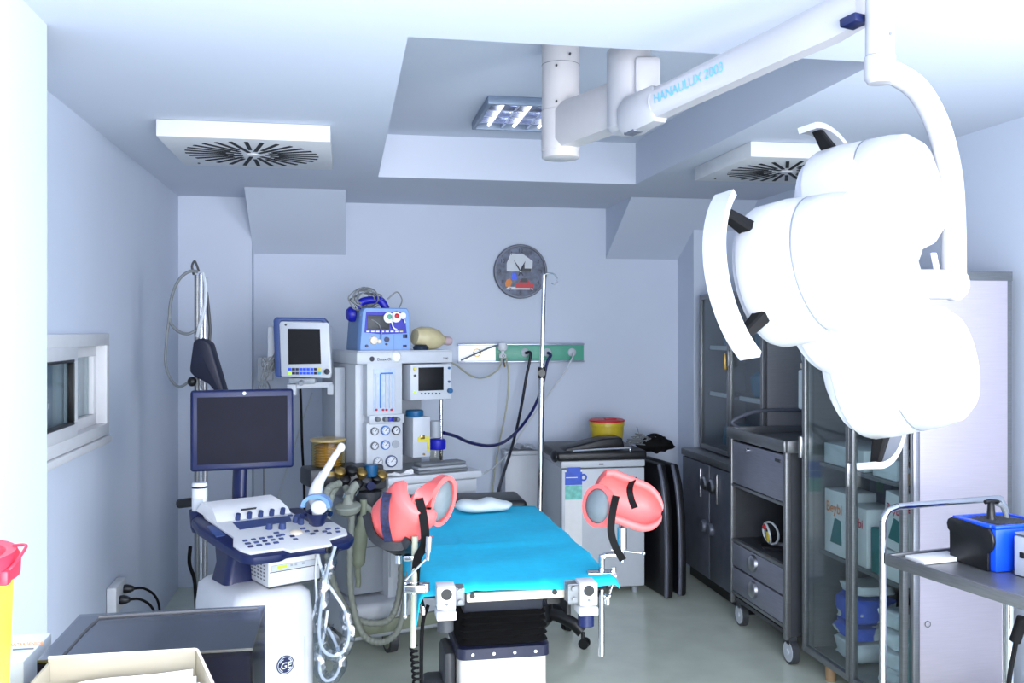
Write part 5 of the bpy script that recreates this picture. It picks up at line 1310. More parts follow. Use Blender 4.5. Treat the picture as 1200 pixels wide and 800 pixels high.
# two black padded panels standing between fridge and cabinet
def panel(x0, y0, x1, y1, h, th, lab, lean):
    d = V((x1 - x0, y1 - y0, 0)); L = d.length; d.normalize(); n = V((d.y, -d.x, 0))
    if n.y > 0: n = -n
    o = V((x0, y0, 0.0))
    up = (UPV + n * -lean).normalized()
    t = thing('padded_cushion', lab, 'cushion', o, group='black padded cushions beside the fridge')
    poly = [(0, 0.0), (L, 0.0), (L + 0.005, h * 0.3), (L - 0.01, h * 0.62), (L - 0.05, h * 0.85), (L - 0.11, h), (0, h)]
    mb = MB(); mb.prism(poly, o, d, up, -n * th, 0.018, 3); part('pad', mb, m_vinyl, t, world=True, sharp=50)
    edge = [(L + 0.0, 0.01), (L + 0.006, h * 0.3), (L - 0.009, h * 0.62), (L - 0.05, h * 0.86), (L - 0.10, h - 0.005)]
    mb = MB(); mb.tube([o + d * u + up * w + n * 0.002 for u, w in edge], 0.013, 10, 6); part('piped_edge', mb, mat('vinyl_edge_sheen', (92, 96, 110), 0.28, var=0.1), t, world=True)  # edge coloured grey to stand in for the sheen on black vinyl
a = pZ(783, 703, 0.0); b = pZ(790, 701, 0)
panel(1.93, 6.18, pZ(781, 702, 0).x, pZ(781, 702, 0).y, 0.84, 0.05, 'black padded cushion standing upright right next to the white fridge', 0.0)
panel(2.03, 6.25, pZ(795, 699, 0).x + 0.01, pZ(795, 699, 0).y, 0.83, 0.05, 'black padded cushion standing upright nearer to the steel cabinets, with a shiny edge', 0.0)
# dark bag on top
mb = MB(); q = pY(768, 527, 6.12); rb = random.Random(12)
mb.ell((q.x + 0.03, 6.2, 0.915), (0.13, 0.05, 0.055), fn=lambda p: tuple(c * (1 + 0.13 * math.sin(11 * p[0] + 5 * p[2]) + 0.08 * math.sin(17 * p[1])) for c in p))
mb.tube([(q.x - 0.08, 6.15, 0.95), (q.x - 0.02, 6.14, 0.985), (q.x + 0.03, 6.14, 0.98), (q.x + 0.06, 6.15, 0.95)], 0.012, 8, 5)
single('dark_bag', mb, m_rubber, 'crumpled dark bag lying on top of the upright black cushions', 'bag', sharp=50)
# ================================================================ steel cabinets along the right wall (fronts face -X)
# ---- far glass-fronted cabinet on its base unit
CX, CXb, CYa, CYb, CZ0, CZ1 = 2.42, 2.775, 5.19, 6.20, 0.884, 1.95
t = thing('wall_cabinet', 'dark steel cabinet with two glass doors in the far right corner', 'cabinet', (CX, CYa, CZ0))
def carcass(t, x0, x1, y0, y1, z0, z1, m, th=0.02, shelves=(), mback=None, mside=None):
    mb = MB(); mb.box(x1 - th, x1, y0, y1, z0, z1); part('back_panel', mb, mback or m, t, world=True)
    mb = MB(); mb.box(x0 + 0.03, x1 - th - 0.001, y0, y0 + th, z0, z1); part('side_panel', mb, mside or m, t, world=True)
    mb = MB(); mb.box(x0 + 0.03, x1 - th - 0.001, y1 - th, y1, z0, z1); part('side_panel', mb, m, t, world=True)
    mb = MB(); mb.box(x0 + 0.03, x1 - th - 0.001, y0 + th, y1 - th, z1 - th, z1); part('top_panel', mb, m, t, world=True)
    mb = MB(); mb.box(x0 + 0.03, x1 - th - 0.001, y0 + th, y1 - th, z0, z0 + th); part('bottom_panel', mb, m, t, world=True)
    for z in shelves:
        mb = MB(); mb.box(x0 + 0.06, x1 - th - 0.001, y0 + th + 0.001, y1 - th - 0.001, z - 0.018, z, 0.002); part('shelf', mb, m, t, world=True)
def glassdoor(t, x0, y0, y1, z0, z1, m, st, hy, hz, mh):
    mb = MB(); d = 0.026
    mb.box(x0, x0 + d, y0, y0 + st, z0, z1, 0.003); mb.box(x0, x0 + d, y1 - st, y1, z0, z1, 0.003)
    mb.box(x0, x0 + d, y0 + st, y1 - st, z0, z0 + st, 0.003); mb.box(x0, x0 + d, y0 + st, y1 - st, z1 - st, z1, 0.003)
    dr = part('door', mb, m, t, world=True)
    mb = MB(); mb.box(x0 + 0.010, x0 + 0.015, y0 + st, y1 - st, z0 + st, z1 - st); part('pane', mb, g_door, dr, world=True)
    mb = MB(); mb.box(x0 - 0.022, x0, hy - 0.012, hy + 0.012, hz - 0.055, hz + 0.055, 0.006); part('door_handle', mb, mh, dr, world=True)
carcass(t, CX, CXb, CYa, CYb, CZ0, CZ1, m_dsteel, shelves=(1.27, 1.585), mside=mat('pale_side_steel', (146, 148, 152), 0.4, 0.2, var=0.06, scale=10, stretch=(1, 1, 20)))
ym = 5.69
glassdoor(t, CX, CYa + 0.004, ym - 0.002, CZ0 + 0.004, CZ1 - 0.004, m_steeld, 0.032, ym - 0.03, 1.52, m_steeld)
glassdoor(t, CX, ym + 0.002, CYb - 0.004, CZ0 + 0.004, CZ1 - 0.004, m_steeld, 0.032, ym + 0.02, 1.50, m_brass)
# white shelf strips
for z in (1.585, 1.27):
    for ya, yb in ((CYa + 0.05, ym - 0.03), (ym + 0.04, CYb - 0.05)):
        mb = MB(); mb.box(CX + 0.052, CX + 0.058, ya + 0.02, yb - 0.02, z - 0.016, z + 0.012); part('shelf_strip', mb, m_offw, t, world=True)
def mixmat(name, ca, cb, scale, pos):
    m = mat(name, ca, 0.6, scale=scale, bump=0.25)
    r = [n for n in m.node_tree.nodes if n.type == 'VALTORGB'][0]
    r.color_ramp.elements[0].position = pos - 0.02; r.color_ramp.elements[0].color = lin(ca)
    r.color_ramp.elements[1].position = pos + 0.02; r.color_ramp.elements[1].color = lin(cb)
    return m
m_packmix = mixmat('printed_pack', (40, 84, 206), (226, 234, 240), 7, 0.56)
def wrapped(name, c, size, m, lab, cat, grp, seed, rot=0.0):
    """soft folded pack"""
    rr = random.Random(seed); p1, p2 = rr.uniform(0, 6), rr.uniform(0, 6)
    mb = MB()
    def fn(p):
        q = [math.copysign(abs(a) ** 0.36, a) for a in p]
        k = 1 + 0.07 * math.sin(5 * p[0] + 4 * p[1] + p1) + 0.06 * math.sin(7 * p[2] + 3 * p[1] + p2) - 0.05 * abs(math.sin(9 * p[0] - 6 * p[1] + 2 * p2)) - 0.04 * abs(math.sin(13 * p[1] + 8 * p[2] + p1))
        return (q[0] * k, q[1] * k, q[2] * (k if q[2] > 0 else 0.97))
    R = Matrix.Rotation(rot, 3, 'Z')
    mb.ell((c[0], c[1], c[2] + size[2] / 2 + 0.002), (size[0] / 2 * 0.9, size[1] / 2 * 0.9, size[2] / 2), (R @ V((1, 0, 0)), R @ V((0, 1, 0)), V((0, 0, 1))), 22, 14, fn)
    return single(name, mb, m, lab, cat, grp, sharp=70)
G1 = 'sterile packs in the far cabinet'
wrapped('sterile_pack', (2.60, 5.45, 1.271), (0.2, 0.3, 0.17), m_bluewrap, 'large blue wrapped pack on the middle shelf of the far cabinet', 'sterile pack', G1, 1)
wrapped('sterile_pack', (2.60, 5.94, 1.586), (0.2, 0.20, 0.10), m_bluewrap, 'blue wrapped pack on the upper shelf at the far end of the far cabinet', 'sterile pack', G1, 2)
wrapped('sterile_pack', (2.62, 5.46, 1.586), (0.2, 0.26, 0.14), m_bluewrap, 'blue wrapped pack on the upper shelf at the near end of the far cabinet', 'sterile pack', G1, 3)
wrapped('sterile_pack', (2.6, 5.9, CZ0 + 0.021), (0.2, 0.28, 0.16), m_bluewrap, 'blue wrapped pack at the bottom of the far cabinet', 'sterile pack', G1, 4)
q = pX(829, 330, 2.6)
wrapped('plastic_pack', (2.6, q.y - 0.05, CZ1 + 0.001), (0.22, 0.26, 0.10), mat('pack_clear_blue', (170, 204, 226), 0.35, var=0.25, scale=10), 'clear plastic pack with something blue on top of the far cabinet', 'plastic pack', None, 5)
wrapped('blue_roll', (2.50, q.y + 0.15, CZ1 + 0.0), (0.06, 0.10, 0.07), m_bright, 'small bright blue roll on top of the far cabinet', 'roll', None, 6)

# ---- base unit below it
BX = 2.31
t = thing('base_unit', 'low dark steel base unit with round pull knobs under the far glass cabinet', 'base cabinet', (BX, 5.26, 0))
mb = MB(); mb.box(BX, 2.775, 5.26, 6.26, 0.835, 0.880, 0.004); part('worktop', mb, m_steeld, t, world=True)
mb = MB(); mb.box(BX + 0.03, 2.775, 5.26, 6.26, 0.08, 0.834, 0.002); part('carcass', mb, m_dgrey, t, world=True)
mb = MB(); mb.box(BX + 0.06, 2.77, 5.28, 6.24, 0.0, 0.079); part('plinth', mb, m_black, t, world=True)
for y0, y1, ky in ((5.27, 5.755, 5.70), (5.765, 6.25, 5.82)):
    mb = MB(); mb.box(BX + 0.008, BX + 0.029, y0, y1, 0.09, 0.825, 0.004); d = part('door', mb, m_dsteel, t, world=True)
    mb = MB(); mb.box(BX - 0.004, BX + 0.008, ky + (0.07 if ky > 5.75 else -0.09), ky + (0.09 if ky > 5.75 else -0.07), 0.60, 0.79, 0.004); part('door_handle', mb, m_steel, d, world=True)
    for z in (0.70,):
        mb = MB(); mb.lathe([(0, -0.02), (0.035, -0.018), (0.045, -0.008), (0.046, 0.008)], (BX + 0.0, ky, z), (1, 0, 0), 24); part('pull_knob', mb, m_steel, d, world=True)
    mb = MB(); mb.lathe([(0, -0.02), (0.032, -0.018), (0.04, -0.008), (0.041, 0.008)], (BX + 0.0, ky + 0.02, 0.42), (1, 0, 0), 24); part('pull_knob', mb, m_dsteel, d, world=True)

# ---- drawer cart
KX, KXb, KYa, KYb, KH = 2.20, 2.69, 4.45, 5.16, 1.14
t = thing('drawer_cart', 'grey steel drawer cart on castors between the far cabinet and the glass cabinet', 'cart', (KX, KYa, 0))
for x, y in ((KX, KYa), (KX, KYb - 0.03), (KXb - 0.03, KYa), (KXb - 0.03, KYb - 0.03)):
    mb = MB(); mb.box(x, x + 0.03, y, y + 0.03, 0.125, KH - 0.045, 0.004); part('post', mb, m_steeld, t, world=True)
mb = MB(); mb.box(KX + 0.03, KXb - 0.03, KYa + 0.004, KYa + 0.02, 0.14, KH - 0.05); mb.box(KX + 0.03, KXb - 0.03, KYb - 0.02, KYb - 0.004, 0.14, KH - 0.05); mb.box(KXb - 0.024, KXb - 0.004, KYa + 0.03, KYb - 0.03, 0.14, KH - 0.05); part('side_panels', mb, m_dgrey, t, world=True)
mb = MB()
mb.box(KX - 0.005, KXb, KYa - 0.005, KYb + 0.005, KH - 0.065, KH - 0.04, 0.004)
for a, b, c, d in ((KX - 0.015, KX + 0.005, KYa - 0.01, KYb + 0.01), (KXb - 0.01, KXb + 0.01, KYa - 0.01, KYb + 0.01), (KX + 0.005, KXb - 0.01, KYa - 0.01, KYa + 0.01), (KX + 0.005, KXb - 0.01, KYb - 0.01, KYb + 0.01)):
    mb.box(a, b, c, d, KH - 0.06, KH, 0.006)
part('tray_top', mb, m_steeld, t, world=True)
mb = MB(); mb.tube([(KX + 0.06, KYb + 0.0, KH - 0.01), (KX + 0.02, KYb + 0.0, KH + 0.03), (KX + 0.16, KYb, KH + 0.085), (KX + 0.35, KYb, KH + 0.09), (KXb - 0.02, KYb, KH + 0.08), (KXb - 0.01, KYb, KH - 0.01)], 0.011, 10, 6); part('back_rail', mb, m_dsteel, t, world=True)
def front(z0, z1, name, m):
    mb = MB(); mb.box(KX + 0.004, KX + 0.03, KYa + 0.034, KYb - 0.034, z0, z1, 0.004); return part(name, mb, m, t, world=True)
d = front(0.822, 1.062, 'fold_door', m_steelf)
mb = MB(); mb.lathe([(0, -0.012), (0.010, -0.01), (0.012, 0.006)], (KX, (KYa + KYb) / 2 + 0.1, 1.035), (1, 0, 0), 14); part('lock', mb, m_chrome, d, world=True)
mb = MB(); mb.box(KX - 0.002, KX + 0.006, KYa + 0.06, KYa + 0.12, 1.02, 1.035); part('finger_slot', mb, m_dgrey, d, world=True)
for z0, z1 in ((0.345, 0.478), (0.200, 0.335)):
    d = front(z0, z1, 'drawer', m_steelf); zc = (z0 + z1) / 2 + 0.012; yc = (KYa + KYb) / 2 + 0.03
    mb = MB(); mb.lathe([(0, -0.026), (0.03, -0.024), (0.044, -0.012), (0.047, 0.006)], (KX, yc, zc), (1, 0, 0), 28); part('cup_pull', mb, m_steel, d, world=True)
for z in (0.800, 0.482, 0.18):
    mb = MB(); mb.box(KX + 0.001, KX + 0.03, KYa + 0.03, KYb - 0.03, z, z + 0.018, 0.003); part('front_rail', mb, m_steeld, t, world=True)
mb = MB(); mb.box(KX + 0.03, KXb - 0.025, KYa + 0.021, KYb - 0.021, 0.485, 0.497); mb.box(KX + 0.03, KXb - 0.025, KYa + 0.021, KYb - 0.021, 0.805, 0.815); mb.box(KX + 0.02, KXb - 0.02, KYa + 0.021, KYb - 0.021, 0.14, 0.16); part('inner_shelf', mb, m_dgrey, t, world=True)
for x, y in ((KX + 0.04, KYa + 0.02), (KX + 0.05, KYb - 0.06), (KXb - 0.05, KYa + 0.04), (KXb - 0.05, KYb - 0.06)):
    mb = MB(); mb.cyl((x - 0.017, y, 0.062), (x + 0.017, y, 0.062), 0.062, seg=28); mb.box(x - 0.02, x + 0.02, y - 0.02, y + 0.02, 0.10, 0.14); w = part('castor', mb, m_dgrey, t, world=True)
    mb = MB(); mb.cyl((x - 0.02, y, 0.062), (x + 0.02, y, 0.062), 0.05, seg=28); mb.cyl((x - 0.026, y, 0.062), (x + 0.02, y, 0.062), 0.014, seg=12); part('castor_disc', mb, m_offw, w, world=True)
# tray with coiled leads in the cart's open niche
q = pX(907, 628, KX + 0.12)
t = thing('coiled_leads', 'coiled pale leads with a red and yellow tag in the open niche of the cart', 'coiled leads', (KX + 0.13, 4.83, 0.498))
mb = MB(); mb.lathe([(0, 0.0), (0.07, 0.0), (0.085, 0.02), (0.082, 0.02), (0.068, 0.004), (0, 0.004)], (0, 0, 0)); part('bowl', mb, m_steel, t)
mb = MB(); mb.torus((-0.03, 0, 0.09), (1, 0.3, 0.1), 0.06, 0.006, 26, 8); mb.torus((-0.04, 0.02, 0.085), (1, -0.2, 0.2), 0.055, 0.006, 26, 8); part('lead', mb, m_tubeclear, t)
mb = MB(); mb.box(-0.06, -0.05, -0.03, -0.005, 0.05, 0.10, 0.002); part('tag', mb, m_yellow, t)
mb = MB(); mb.ell((-0.055, 0.02, 0.12), (0.014, 0.018, 0.014)); part('red_clip', mb, m_red, t)

# ---- near tall glass cabinet
GX, GXb, GYa, GYb, GZ0, GZ1 = 2.27, 2.72, 3.47, 4.37, 0.10, 1.94
t = thing('glass_cabinet', 'tall steel cabinet with glass doors and a bright plain side panel on the right', 'cabinet', (GX, GYa, 0))
SH = (0.61, 1.045, 1.49)
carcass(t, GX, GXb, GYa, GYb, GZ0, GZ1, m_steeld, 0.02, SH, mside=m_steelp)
mb = MB(); mb.box(GX + 0.002, GX + 0.03, GYa, GYa + 0.028, GZ0, GZ1, 0.003); part('corner_post', mb, m_steel, t, world=True)
mb = MB(); mb.box(GX + 0.002, GX + 0.03, GYb - 0.028, GYb, GZ0, GZ1, 0.003); part('corner_post', mb, m_steeld, t, world=True)
mb = MB(); mb.box(GX - 0.002, GXb + 0.002, GYa - 0.003, GYb, GZ1 + 0.0, GZ1 + 0.0, 0) if False else mb.box(GX + 0.0, GXb, GYa - 0.004, GYa - 0.0005, GZ1 - 0.035, GZ1 + 0.003, 0.001); part('top_trim', mb, m_steeld, t, world=True)
gm = 3.92
glassdoor(t, GX - 0.026, GYa + 0.03, gm - 0.002, GZ0 + 0.006, GZ1 - 0.006, m_steeld, 0.03, gm - 0.016, 1.05, m_steel)
glassdoor(t, GX - 0.026, gm + 0.002, GYb - 0.004, GZ0 + 0.006, GZ1 - 0.006, m_steeld, 0.03, GYb - 0.02, 1.12, m_steel)
for x, y in ((GX + 0.05, GYa + 0.05), (GX + 0.05, GYb - 0.15), (GXb - 0.05, GYa + 0.05), (GXb - 0.05, GYb - 0.05)):
    mb = MB(); mb.cyl((x, y, 0), (x, y, GZ0 - 0.001), 0.024, 0.028, 14); part('wooden_foot', mb, m_wood, t, world=True)
q = pY(1090, 731, GYa - 0.002)
mb = MB(); mb.torus((q.x - 0.01, GYa - 0.002, q.z), (0, 1, 0), 0.012, 0.0015, 20, 6); part('hole_mark', mb, m_steeld, t, world=True)
# contents: glove boxes, cartons, packs
def carton(lab, y, z, sy, sx, sz, grp, x=None, tilt=0.0, rot=0.0, word=True, teal=True, name='glove_box', cat='box', m=None, logo=m_redprint):
    x0 = GX + 0.07 if x is None else x
    t = thing(name, lab, cat, (x0, y, z), rot, grp)
    T = Matrix.Rotation(tilt, 4, 'X')
    mb = MB(T); mb.box(0, sx, -sy / 2, sy / 2, 0.001, sz, 0.003); part('carton', mb, m or m_card, t)
    if teal:
        mb = MB(T); mb.prism([(0.0, 0.0), (sy * 0.55, 0.0), (sy * 0.5, sz * 0.38), (sy * 0.22, sz * 0.40)], (-0.001, sy * 0.22, sz * 0.18), (0, -1, 0), (0, 0, 1), (-0.0008, 0, 0)); part('teal_print', mb, m_teal, t)
    if word:
        mb = MB(T); mb.text('Beybi', (-0.0022, sy * 0.40, sz * 0.66), (0, -1, 0), (0, 0, 1), sy * 0.34, 0.0004, bold=0.0012); part('red_lettering', mb, logo, t)
    return t
GB = 'white glove boxes in the tall glass cabinet'
z2 = SH[0] + 0.001; z1 = SH[1] + 0.001; z0 = GZ0 + 0.021; z3 = SH[2] + 0.001
carton('white glove box with teal print and orange lettering behind the farther glass door', 4.215, z2, 0.20, 0.16, 0.31, GB, logo=m_orange)
carton('white glove box with red lettering, second from the far end of its shelf', 4.02, z2, 0.17, 0.16, 0.27, GB, teal=False)
carton('white glove box with red lettering lying tilted behind the nearer glass door', 3.73, z2 + 0.135, 0.15, 0.15, 0.245, GB, tilt=0.10)
carton('white glove box with large red lettering and teal lower half beside the tilted box', 3.56, z2 + 0.16, 0.125, 0.15, 0.24, GB)
carton('pale carton under the tilted glove box behind the nearer door', 3.735, z2, 0.17, 0.18, 0.13, 'cartons under the glove boxes', word=False, teal=False, name='carton_box')
carton('pale carton with a blurred red print under the large-lettered glove box', 3.565, z2, 0.13, 0.18, 0.155, 'cartons under the glove boxes', word=False, teal=False, name='carton_box', m=mat('carton_print', (200, 196, 214), 0.6, var=0.22, scale=26))
carton('slim teal carton between the glove boxes in the middle of the shelf', 3.862, z2, 0.07, 0.15, 0.20, GB, word=False, teal=False, name='carton_box', m=m_teal)
carton('long flat white box on the upper shelf behind the farther door', 4.14, z1, 0.36, 0.24, 0.10, 'flat boxes on the upper shelf', word=False, teal=False, name='flat_box', m=m_packw)
carton('flat white box on the upper shelf behind the nearer door', 3.79, z1, 0.19, 0.24, 0.09, 'flat boxes on the upper shelf', word=False, teal=False, name='flat_box', m=m_packw)
t = thing('cardboard_tray', 'open brown cardboard tray holding clear packs on the upper shelf of the tall glass cabinet', 'cardboard tray', (GX + 0.07, 3.585, z1))
mb = MB()
for a, b, c, d, e, f in ((0, 0.2, -0.085, 0.085, 0, 0.004), (0, 0.004, -0.085, 0.085, 0.004, 0.05), (0.196, 0.2, -0.085, 0.085, 0.004, 0.09), (0.004, 0.196, -0.085, -0.081, 0.004, 0.09), (0.004, 0.196, 0.081, 0.085, 0.004, 0.09)):
    mb.box(a, b, c, d, e, f)
part('tray', mb, m_kraft, t)
for k in range(4):
    mb = MB(); mb.box(0.012, 0.18, -0.07 + 0.036 * k, -0.042 + 0.036 * k, 0.005, 0.062 + 0.008 * (k % 2), 0.006); part('clear_pack', mb, m_packw, t)
t = thing('dark_case', 'dark case with a green label behind the glove boxes, farther door', 'case', (GX + 0.30, 4.2, z2))
mb = MB(); mb.box(0, 0.1, -0.10, 0.1, 0.001, 0.40, 0.01); part('case_body', mb, mat('case_navy', (30, 36, 58), 0.5), t)
mb = MB(); mb.box(-0.002, 0.0, -0.03, 0.03, 0.30, 0.37); part('green_label', mb, mat('label_green', (44, 96, 66), 0.5), t)
# packs at the bottom
GP = 'folded packs at the bottom of the tall glass cabinet'
wrapped('folded_pack', (GX + 0.19, 4.16, z0), (0.24, 0.26, 0.10), m_packw, 'white pack under the blue packs behind the farther door of the tall cabinet', 'folded pack', GP, 21)
wrapped('folded_pack', (GX + 0.185, 4.165, z0 + 0.105), (0.24, 0.25, 0.075), m_packmix, 'blue and white pack, lower of the two in the pile behind the farther door', 'folded pack', GP, 22)
wrapped('folded_pack', (GX + 0.19, 4.15, z0 + 0.185), (0.25, 0.26, 0.13), m_packmix, 'thick blue and white pack, upper of the two in the pile behind the farther door', 'folded pack', GP, 23)
wrapped('folded_pack', (GX + 0.20, 4.14, z0 + 0.32), (0.23, 0.22, 0.05), m_packw, 'white pack on top of the blue ones behind the farther door', 'folded pack', GP, 24)
for k in range(4):
    nm = ('lowest', 'second from the bottom', 'third from the bottom', 'topmost')[k]
    wrapped('folded_pack', (GX + 0.19, 3.80, z0 + 0.086 * k), (0.24, 0.17, 0.082), m_packw, 'white folded pack, %s of the white pile behind the nearer door' % nm, 'folded pack', GP, 30 + k)
wrapped('cloth_bundle', (GX + 0.2, 3.595, z0), (0.26, 0.19, 0.30), m_tealc, 'teal cloth bundle at the bottom near corner of the tall glass cabinet', 'cloth bundle', None, 41)
wrapped('cloth_bundle', (GX + 0.24, 4.2, z3), (0.2, 0.2, 0.15), m_bluewrap, 'blue wrapped bundle on the top shelf of the tall cabinet, farther door', 'cloth bundle', None, 42)
wrapped('cloth_bundle', (GX + 0.24, 3.75, z3), (0.2, 0.22, 0.16), m_bluewrap, 'blue wrapped bundle on the top shelf of the tall cabinet, nearer door', 'cloth bundle', None, 43)
# bags in a clear holder on the far flank of the tall cabinet
a = pX(934, 452, GX + 0.02)
t = thing('hanging_pouch', 'clear hanging pouch with pale packs on the far side of the tall glass cabinet', 'pouch', (GX + 0.0, GYb + 0.03, 1.30))
mb = MB(); mb.box(0.0, 0.16, 0, 0.06, 0, 0.20, 0.01); part('pouch_box', mb, m_packw, t)
mb = MB(); mb.box(0.01, 0.15, 0.005, 0.055, 0.205, 0.235, 0.005); part('paper_stack', mb, mat('pouch_cream', (226, 214, 196), 0.6), t)
mb = MB(); mb.box(0.01, 0.15, 0.0, 0.055, 0.24, 0.37, 0.015); part('pale_pack', mb, mat('pouch_aqua', (150, 196, 206), 0.5, var=0.2), t)
# ================================================================ steel trolley, front right
TZ = 0.905
C0 = V((1.905, 3.05, 0)); TA = math.radians(10) 
t = thing('steel_trolley', 'stainless steel trolley with a tubular end handle at the front right', 'trolley', C0, TA)
# local: +x across, -y towards the camera
W_, L_ = 0.58, 0.80
mb = MB(); mb.box(-0.012, W_, -L_, 0.01, TZ - 0.038, TZ - 0.012, 0.004)
mb.box(-0.014, 0.0, -L_, 0.012, TZ - 0.04, TZ, 0.003); mb.box(W_ - 0.012, W_ + 0.002, -L_, 0.012, TZ - 0.04, TZ, 0.003); mb.box(0.0, W_ - 0.012, -0.002, 0.012, TZ - 0.04, TZ, 0.003); mb.box(0, W_ - 0.012, -L_ - 0.002, -L_ + 0.012, TZ - 0.04, TZ, 0.003)
part('tray_top', mb, m_steeld, t)
mb = MB(); mb.box(0.01, W_ - 0.02, -L_ + 0.02, -0.01, 0.30, 0.325, 0.004); part('lower_shelf', mb, m_steeld, t)
HZ = 1.065
yh = 0.03
mb = MB(); mb.tube([(-0.005, yh, 0.10), (-0.005, yh, 0.5), (-0.005, yh, HZ - 0.10), (-0.003, yh, HZ - 0.05), (0.015, yh, HZ - 0.015), (0.06, yh, HZ)], 0.0125, 14, 6)
mb.tube([(0.06, yh, HZ), (W_ - 0.08, yh, HZ), (W_ - 0.03, yh, HZ - 0.012), (W_ - 0.008, yh, HZ - 0.05), (W_ - 0.006, yh, HZ - 0.12), (W_ - 0.006, yh, 0.5), (W_ - 0.006, yh, 0.10)], 0.0125, 14, 6); part('handle_frame', mb, m_chrome, t)
for x in (0.004, W_ - 0.01):
    mb = MB(); mb.cyl((x, -L_ + 0.30, 0.10), (x, -L_ + 0.30, TZ - 0.04), 0.0125, seg=14); part('leg', mb, m_chrome, t)
for x, y in ((-0.005, yh), (W_ - 0.006, yh), (0.004, -L_ + 0.30), (W_ - 0.01, -L_ + 0.30)):
    mb = MB(); mb.cyl((x - 0.012, y, 0.05), (x + 0.012, y, 0.05), 0.05, seg=22); mb.cyl((x, y, 0.05), (x, y, 0.105), 0.016); part('castor', mb, m_dgrey, t)
TM = ROOTM[t.name]
# thin white slab standing in for a reflection on the steel top
mb = MB(TM); mb.box(0.03, 0.22, -0.13, -0.04, TZ - 0.011, TZ + 0.004, 0.003); single('white_sheet', mb, m_paper, 'white strip standing in for a reflection at the far end of the steel trolley', 'reflection strip')
# black and blue device
DT = TM @ Matrix.Translation((0.180, -0.09, TZ - 0.012)) @ Matrix.Rotation(math.radians(-4), 4, 'Z')
t = thing('power_unit', 'black and bright blue electrical unit with a dark grille top on the steel trolley', 'electrical device', DT.translation, TA - math.radians(4))
Hd = 0.155; Ld = 0.20; Wd = 0.24
mb = MB(); mb.box(0.012, Wd, -Ld, -0.0, 0.001, Hd - 0.012, 0.004); part('housing', mb, m_bright, t)
mb = MB(); mb.prism([(0.004, 0.0), (Ld - 0.02, 0.0), (Ld - 0.02, 0.06), (Ld - 0.004, 0.075), (Ld + 0.004, 0.10), (Ld - 0.002, 0.125), (Ld - 0.018, Hd - 0.012), (0.012, Hd - 0.004), (-0.006, Hd - 0.014), (-0.012, Hd - 0.03), (-0.006, Hd - 0.05), (0.002, Hd - 0.055)], (0.011, 0, 0.001), (0, -1, 0), (0, 0, 1), (-0.014, 0, 0), 0.004); part('front_cover', mb, m_black, t)
mb = MB(); mb.box(0.012, Wd, -Ld, -Ld + 0.018, Hd - 0.011, Hd, 0.003); mb.box(0.012, Wd, -0.018, 0, Hd - 0.011, Hd, 0.003); mb.box(0.004, 0.03, -Ld + 0.018, -0.018, Hd - 0.011, Hd, 0.003); mb.box(Wd - 0.018, Wd, -Ld + 0.018, -0.018, Hd - 0.011, Hd, 0.003); part('blue_rim', mb, m_bright, t)
mb = MB(); mb.box(0.031, Wd - 0.019, -Ld + 0.019, -0.019, Hd - 0.0115, Hd - 0.006)
for k in range(9):
    mb.obox((0.045 + 0.017 * k, -Ld / 2, Hd - 0.004), (0.006, Ld - 0.05, 0.006), ((1, 0.35, 0), (-0.35, 1, 0), (0, 0, 1)), 0.001)
part('grille', mb, m_dgrey, t)
mb = MB(); mb.lathe([(0.018, Hd - 0.004), (0.014, Hd + 0.01), (0.0115, Hd + 0.05), (0.013, Hd + 0.058), (0.0, Hd + 0.06)], (0.10, -0.085, 0), seg=14); mb.tube([(0.075, -0.085, Hd + 0.057), (0.10, -0.085, Hd + 0.06), (0.13, -0.085, Hd + 0.055)], 0.008, 8, 4); part('lock_lever', mb, m_black, t)
mb = MB(); mb.tube([(0.125, -0.085, Hd + 0.05), (0.15, -0.082, Hd + 0.04), (0.165, -0.08, Hd + 0.015), (0.17, -0.08, Hd - 0.008)], 0.009, 8, 5); part('hose_stub', mb, m_cable, t)
DT2 = TM @ Matrix.Translation((0.212, -0.325, TZ - 0.012)) @ Matrix.Rotation(math.radians(2), 4, 'Z')
t = thing('display_unit', 'grey-white display unit with a blue screen at the right edge of the steel trolley', 'electrical device', DT2.translation, TA + math.radians(2))
mb = MB(); mb.box(0.012, 0.20, -0.20, 0.0, 0.001, 0.135, 0.006); part('housing', mb, m_mgrey, t)
mb = MB(); mb.box(0.0, 0.014, -0.205, -0.006, 0.002, 0.131, 0.004); ff = part('front_panel', mb, m_offw, t)
mb = MB(); mb.box(0.004, 0.2, -0.2, -0.004, 0.136, 0.142, 0.003); mb.box(0.03, 0.05, -0.05, -0.02, 0.143, 0.149, 0.002); part('top_plate', mb, m_lgrey, t)
mb = MB(); mb.box(-0.002, 0.0, -0.19, -0.065, 0.035, 0.105, 0.001); part('screen', mb, mat('lcd_blue', (70, 100, 190), 0.3, var=0.1), ff)
mb = MB(); mb.box(-0.0035, -0.0022, -0.19, -0.065, 0.088, 0.104, 0); part('screen_bar', mb, m_bright, ff)
mb = MB(); mb.box(-0.003, 0.001, -0.045, -0.028, 0.062, 0.082, 0.002); part('switch', mb, m_black, ff)
mb = MB(TM); mb.tube([(-0.035, -0.58, TZ - 0.06), (-0.04, -0.56, TZ - 0.15), (-0.045, -0.54, TZ - 0.3), (-0.04, -0.55, TZ - 0.5), (-0.05, -0.57, TZ - 0.75), (-0.06, -0.52, 0.03), (-0.08, -0.4, 0.008)], 0.007, 8, 8); mb.cyl((-0.034, -0.582, TZ - 0.055), (-0.04, -0.56, TZ - 0.13), 0.016)
single('device_cable', mb, m_rubber, 'black cable hanging down at the near side of the steel trolley', 'cable')

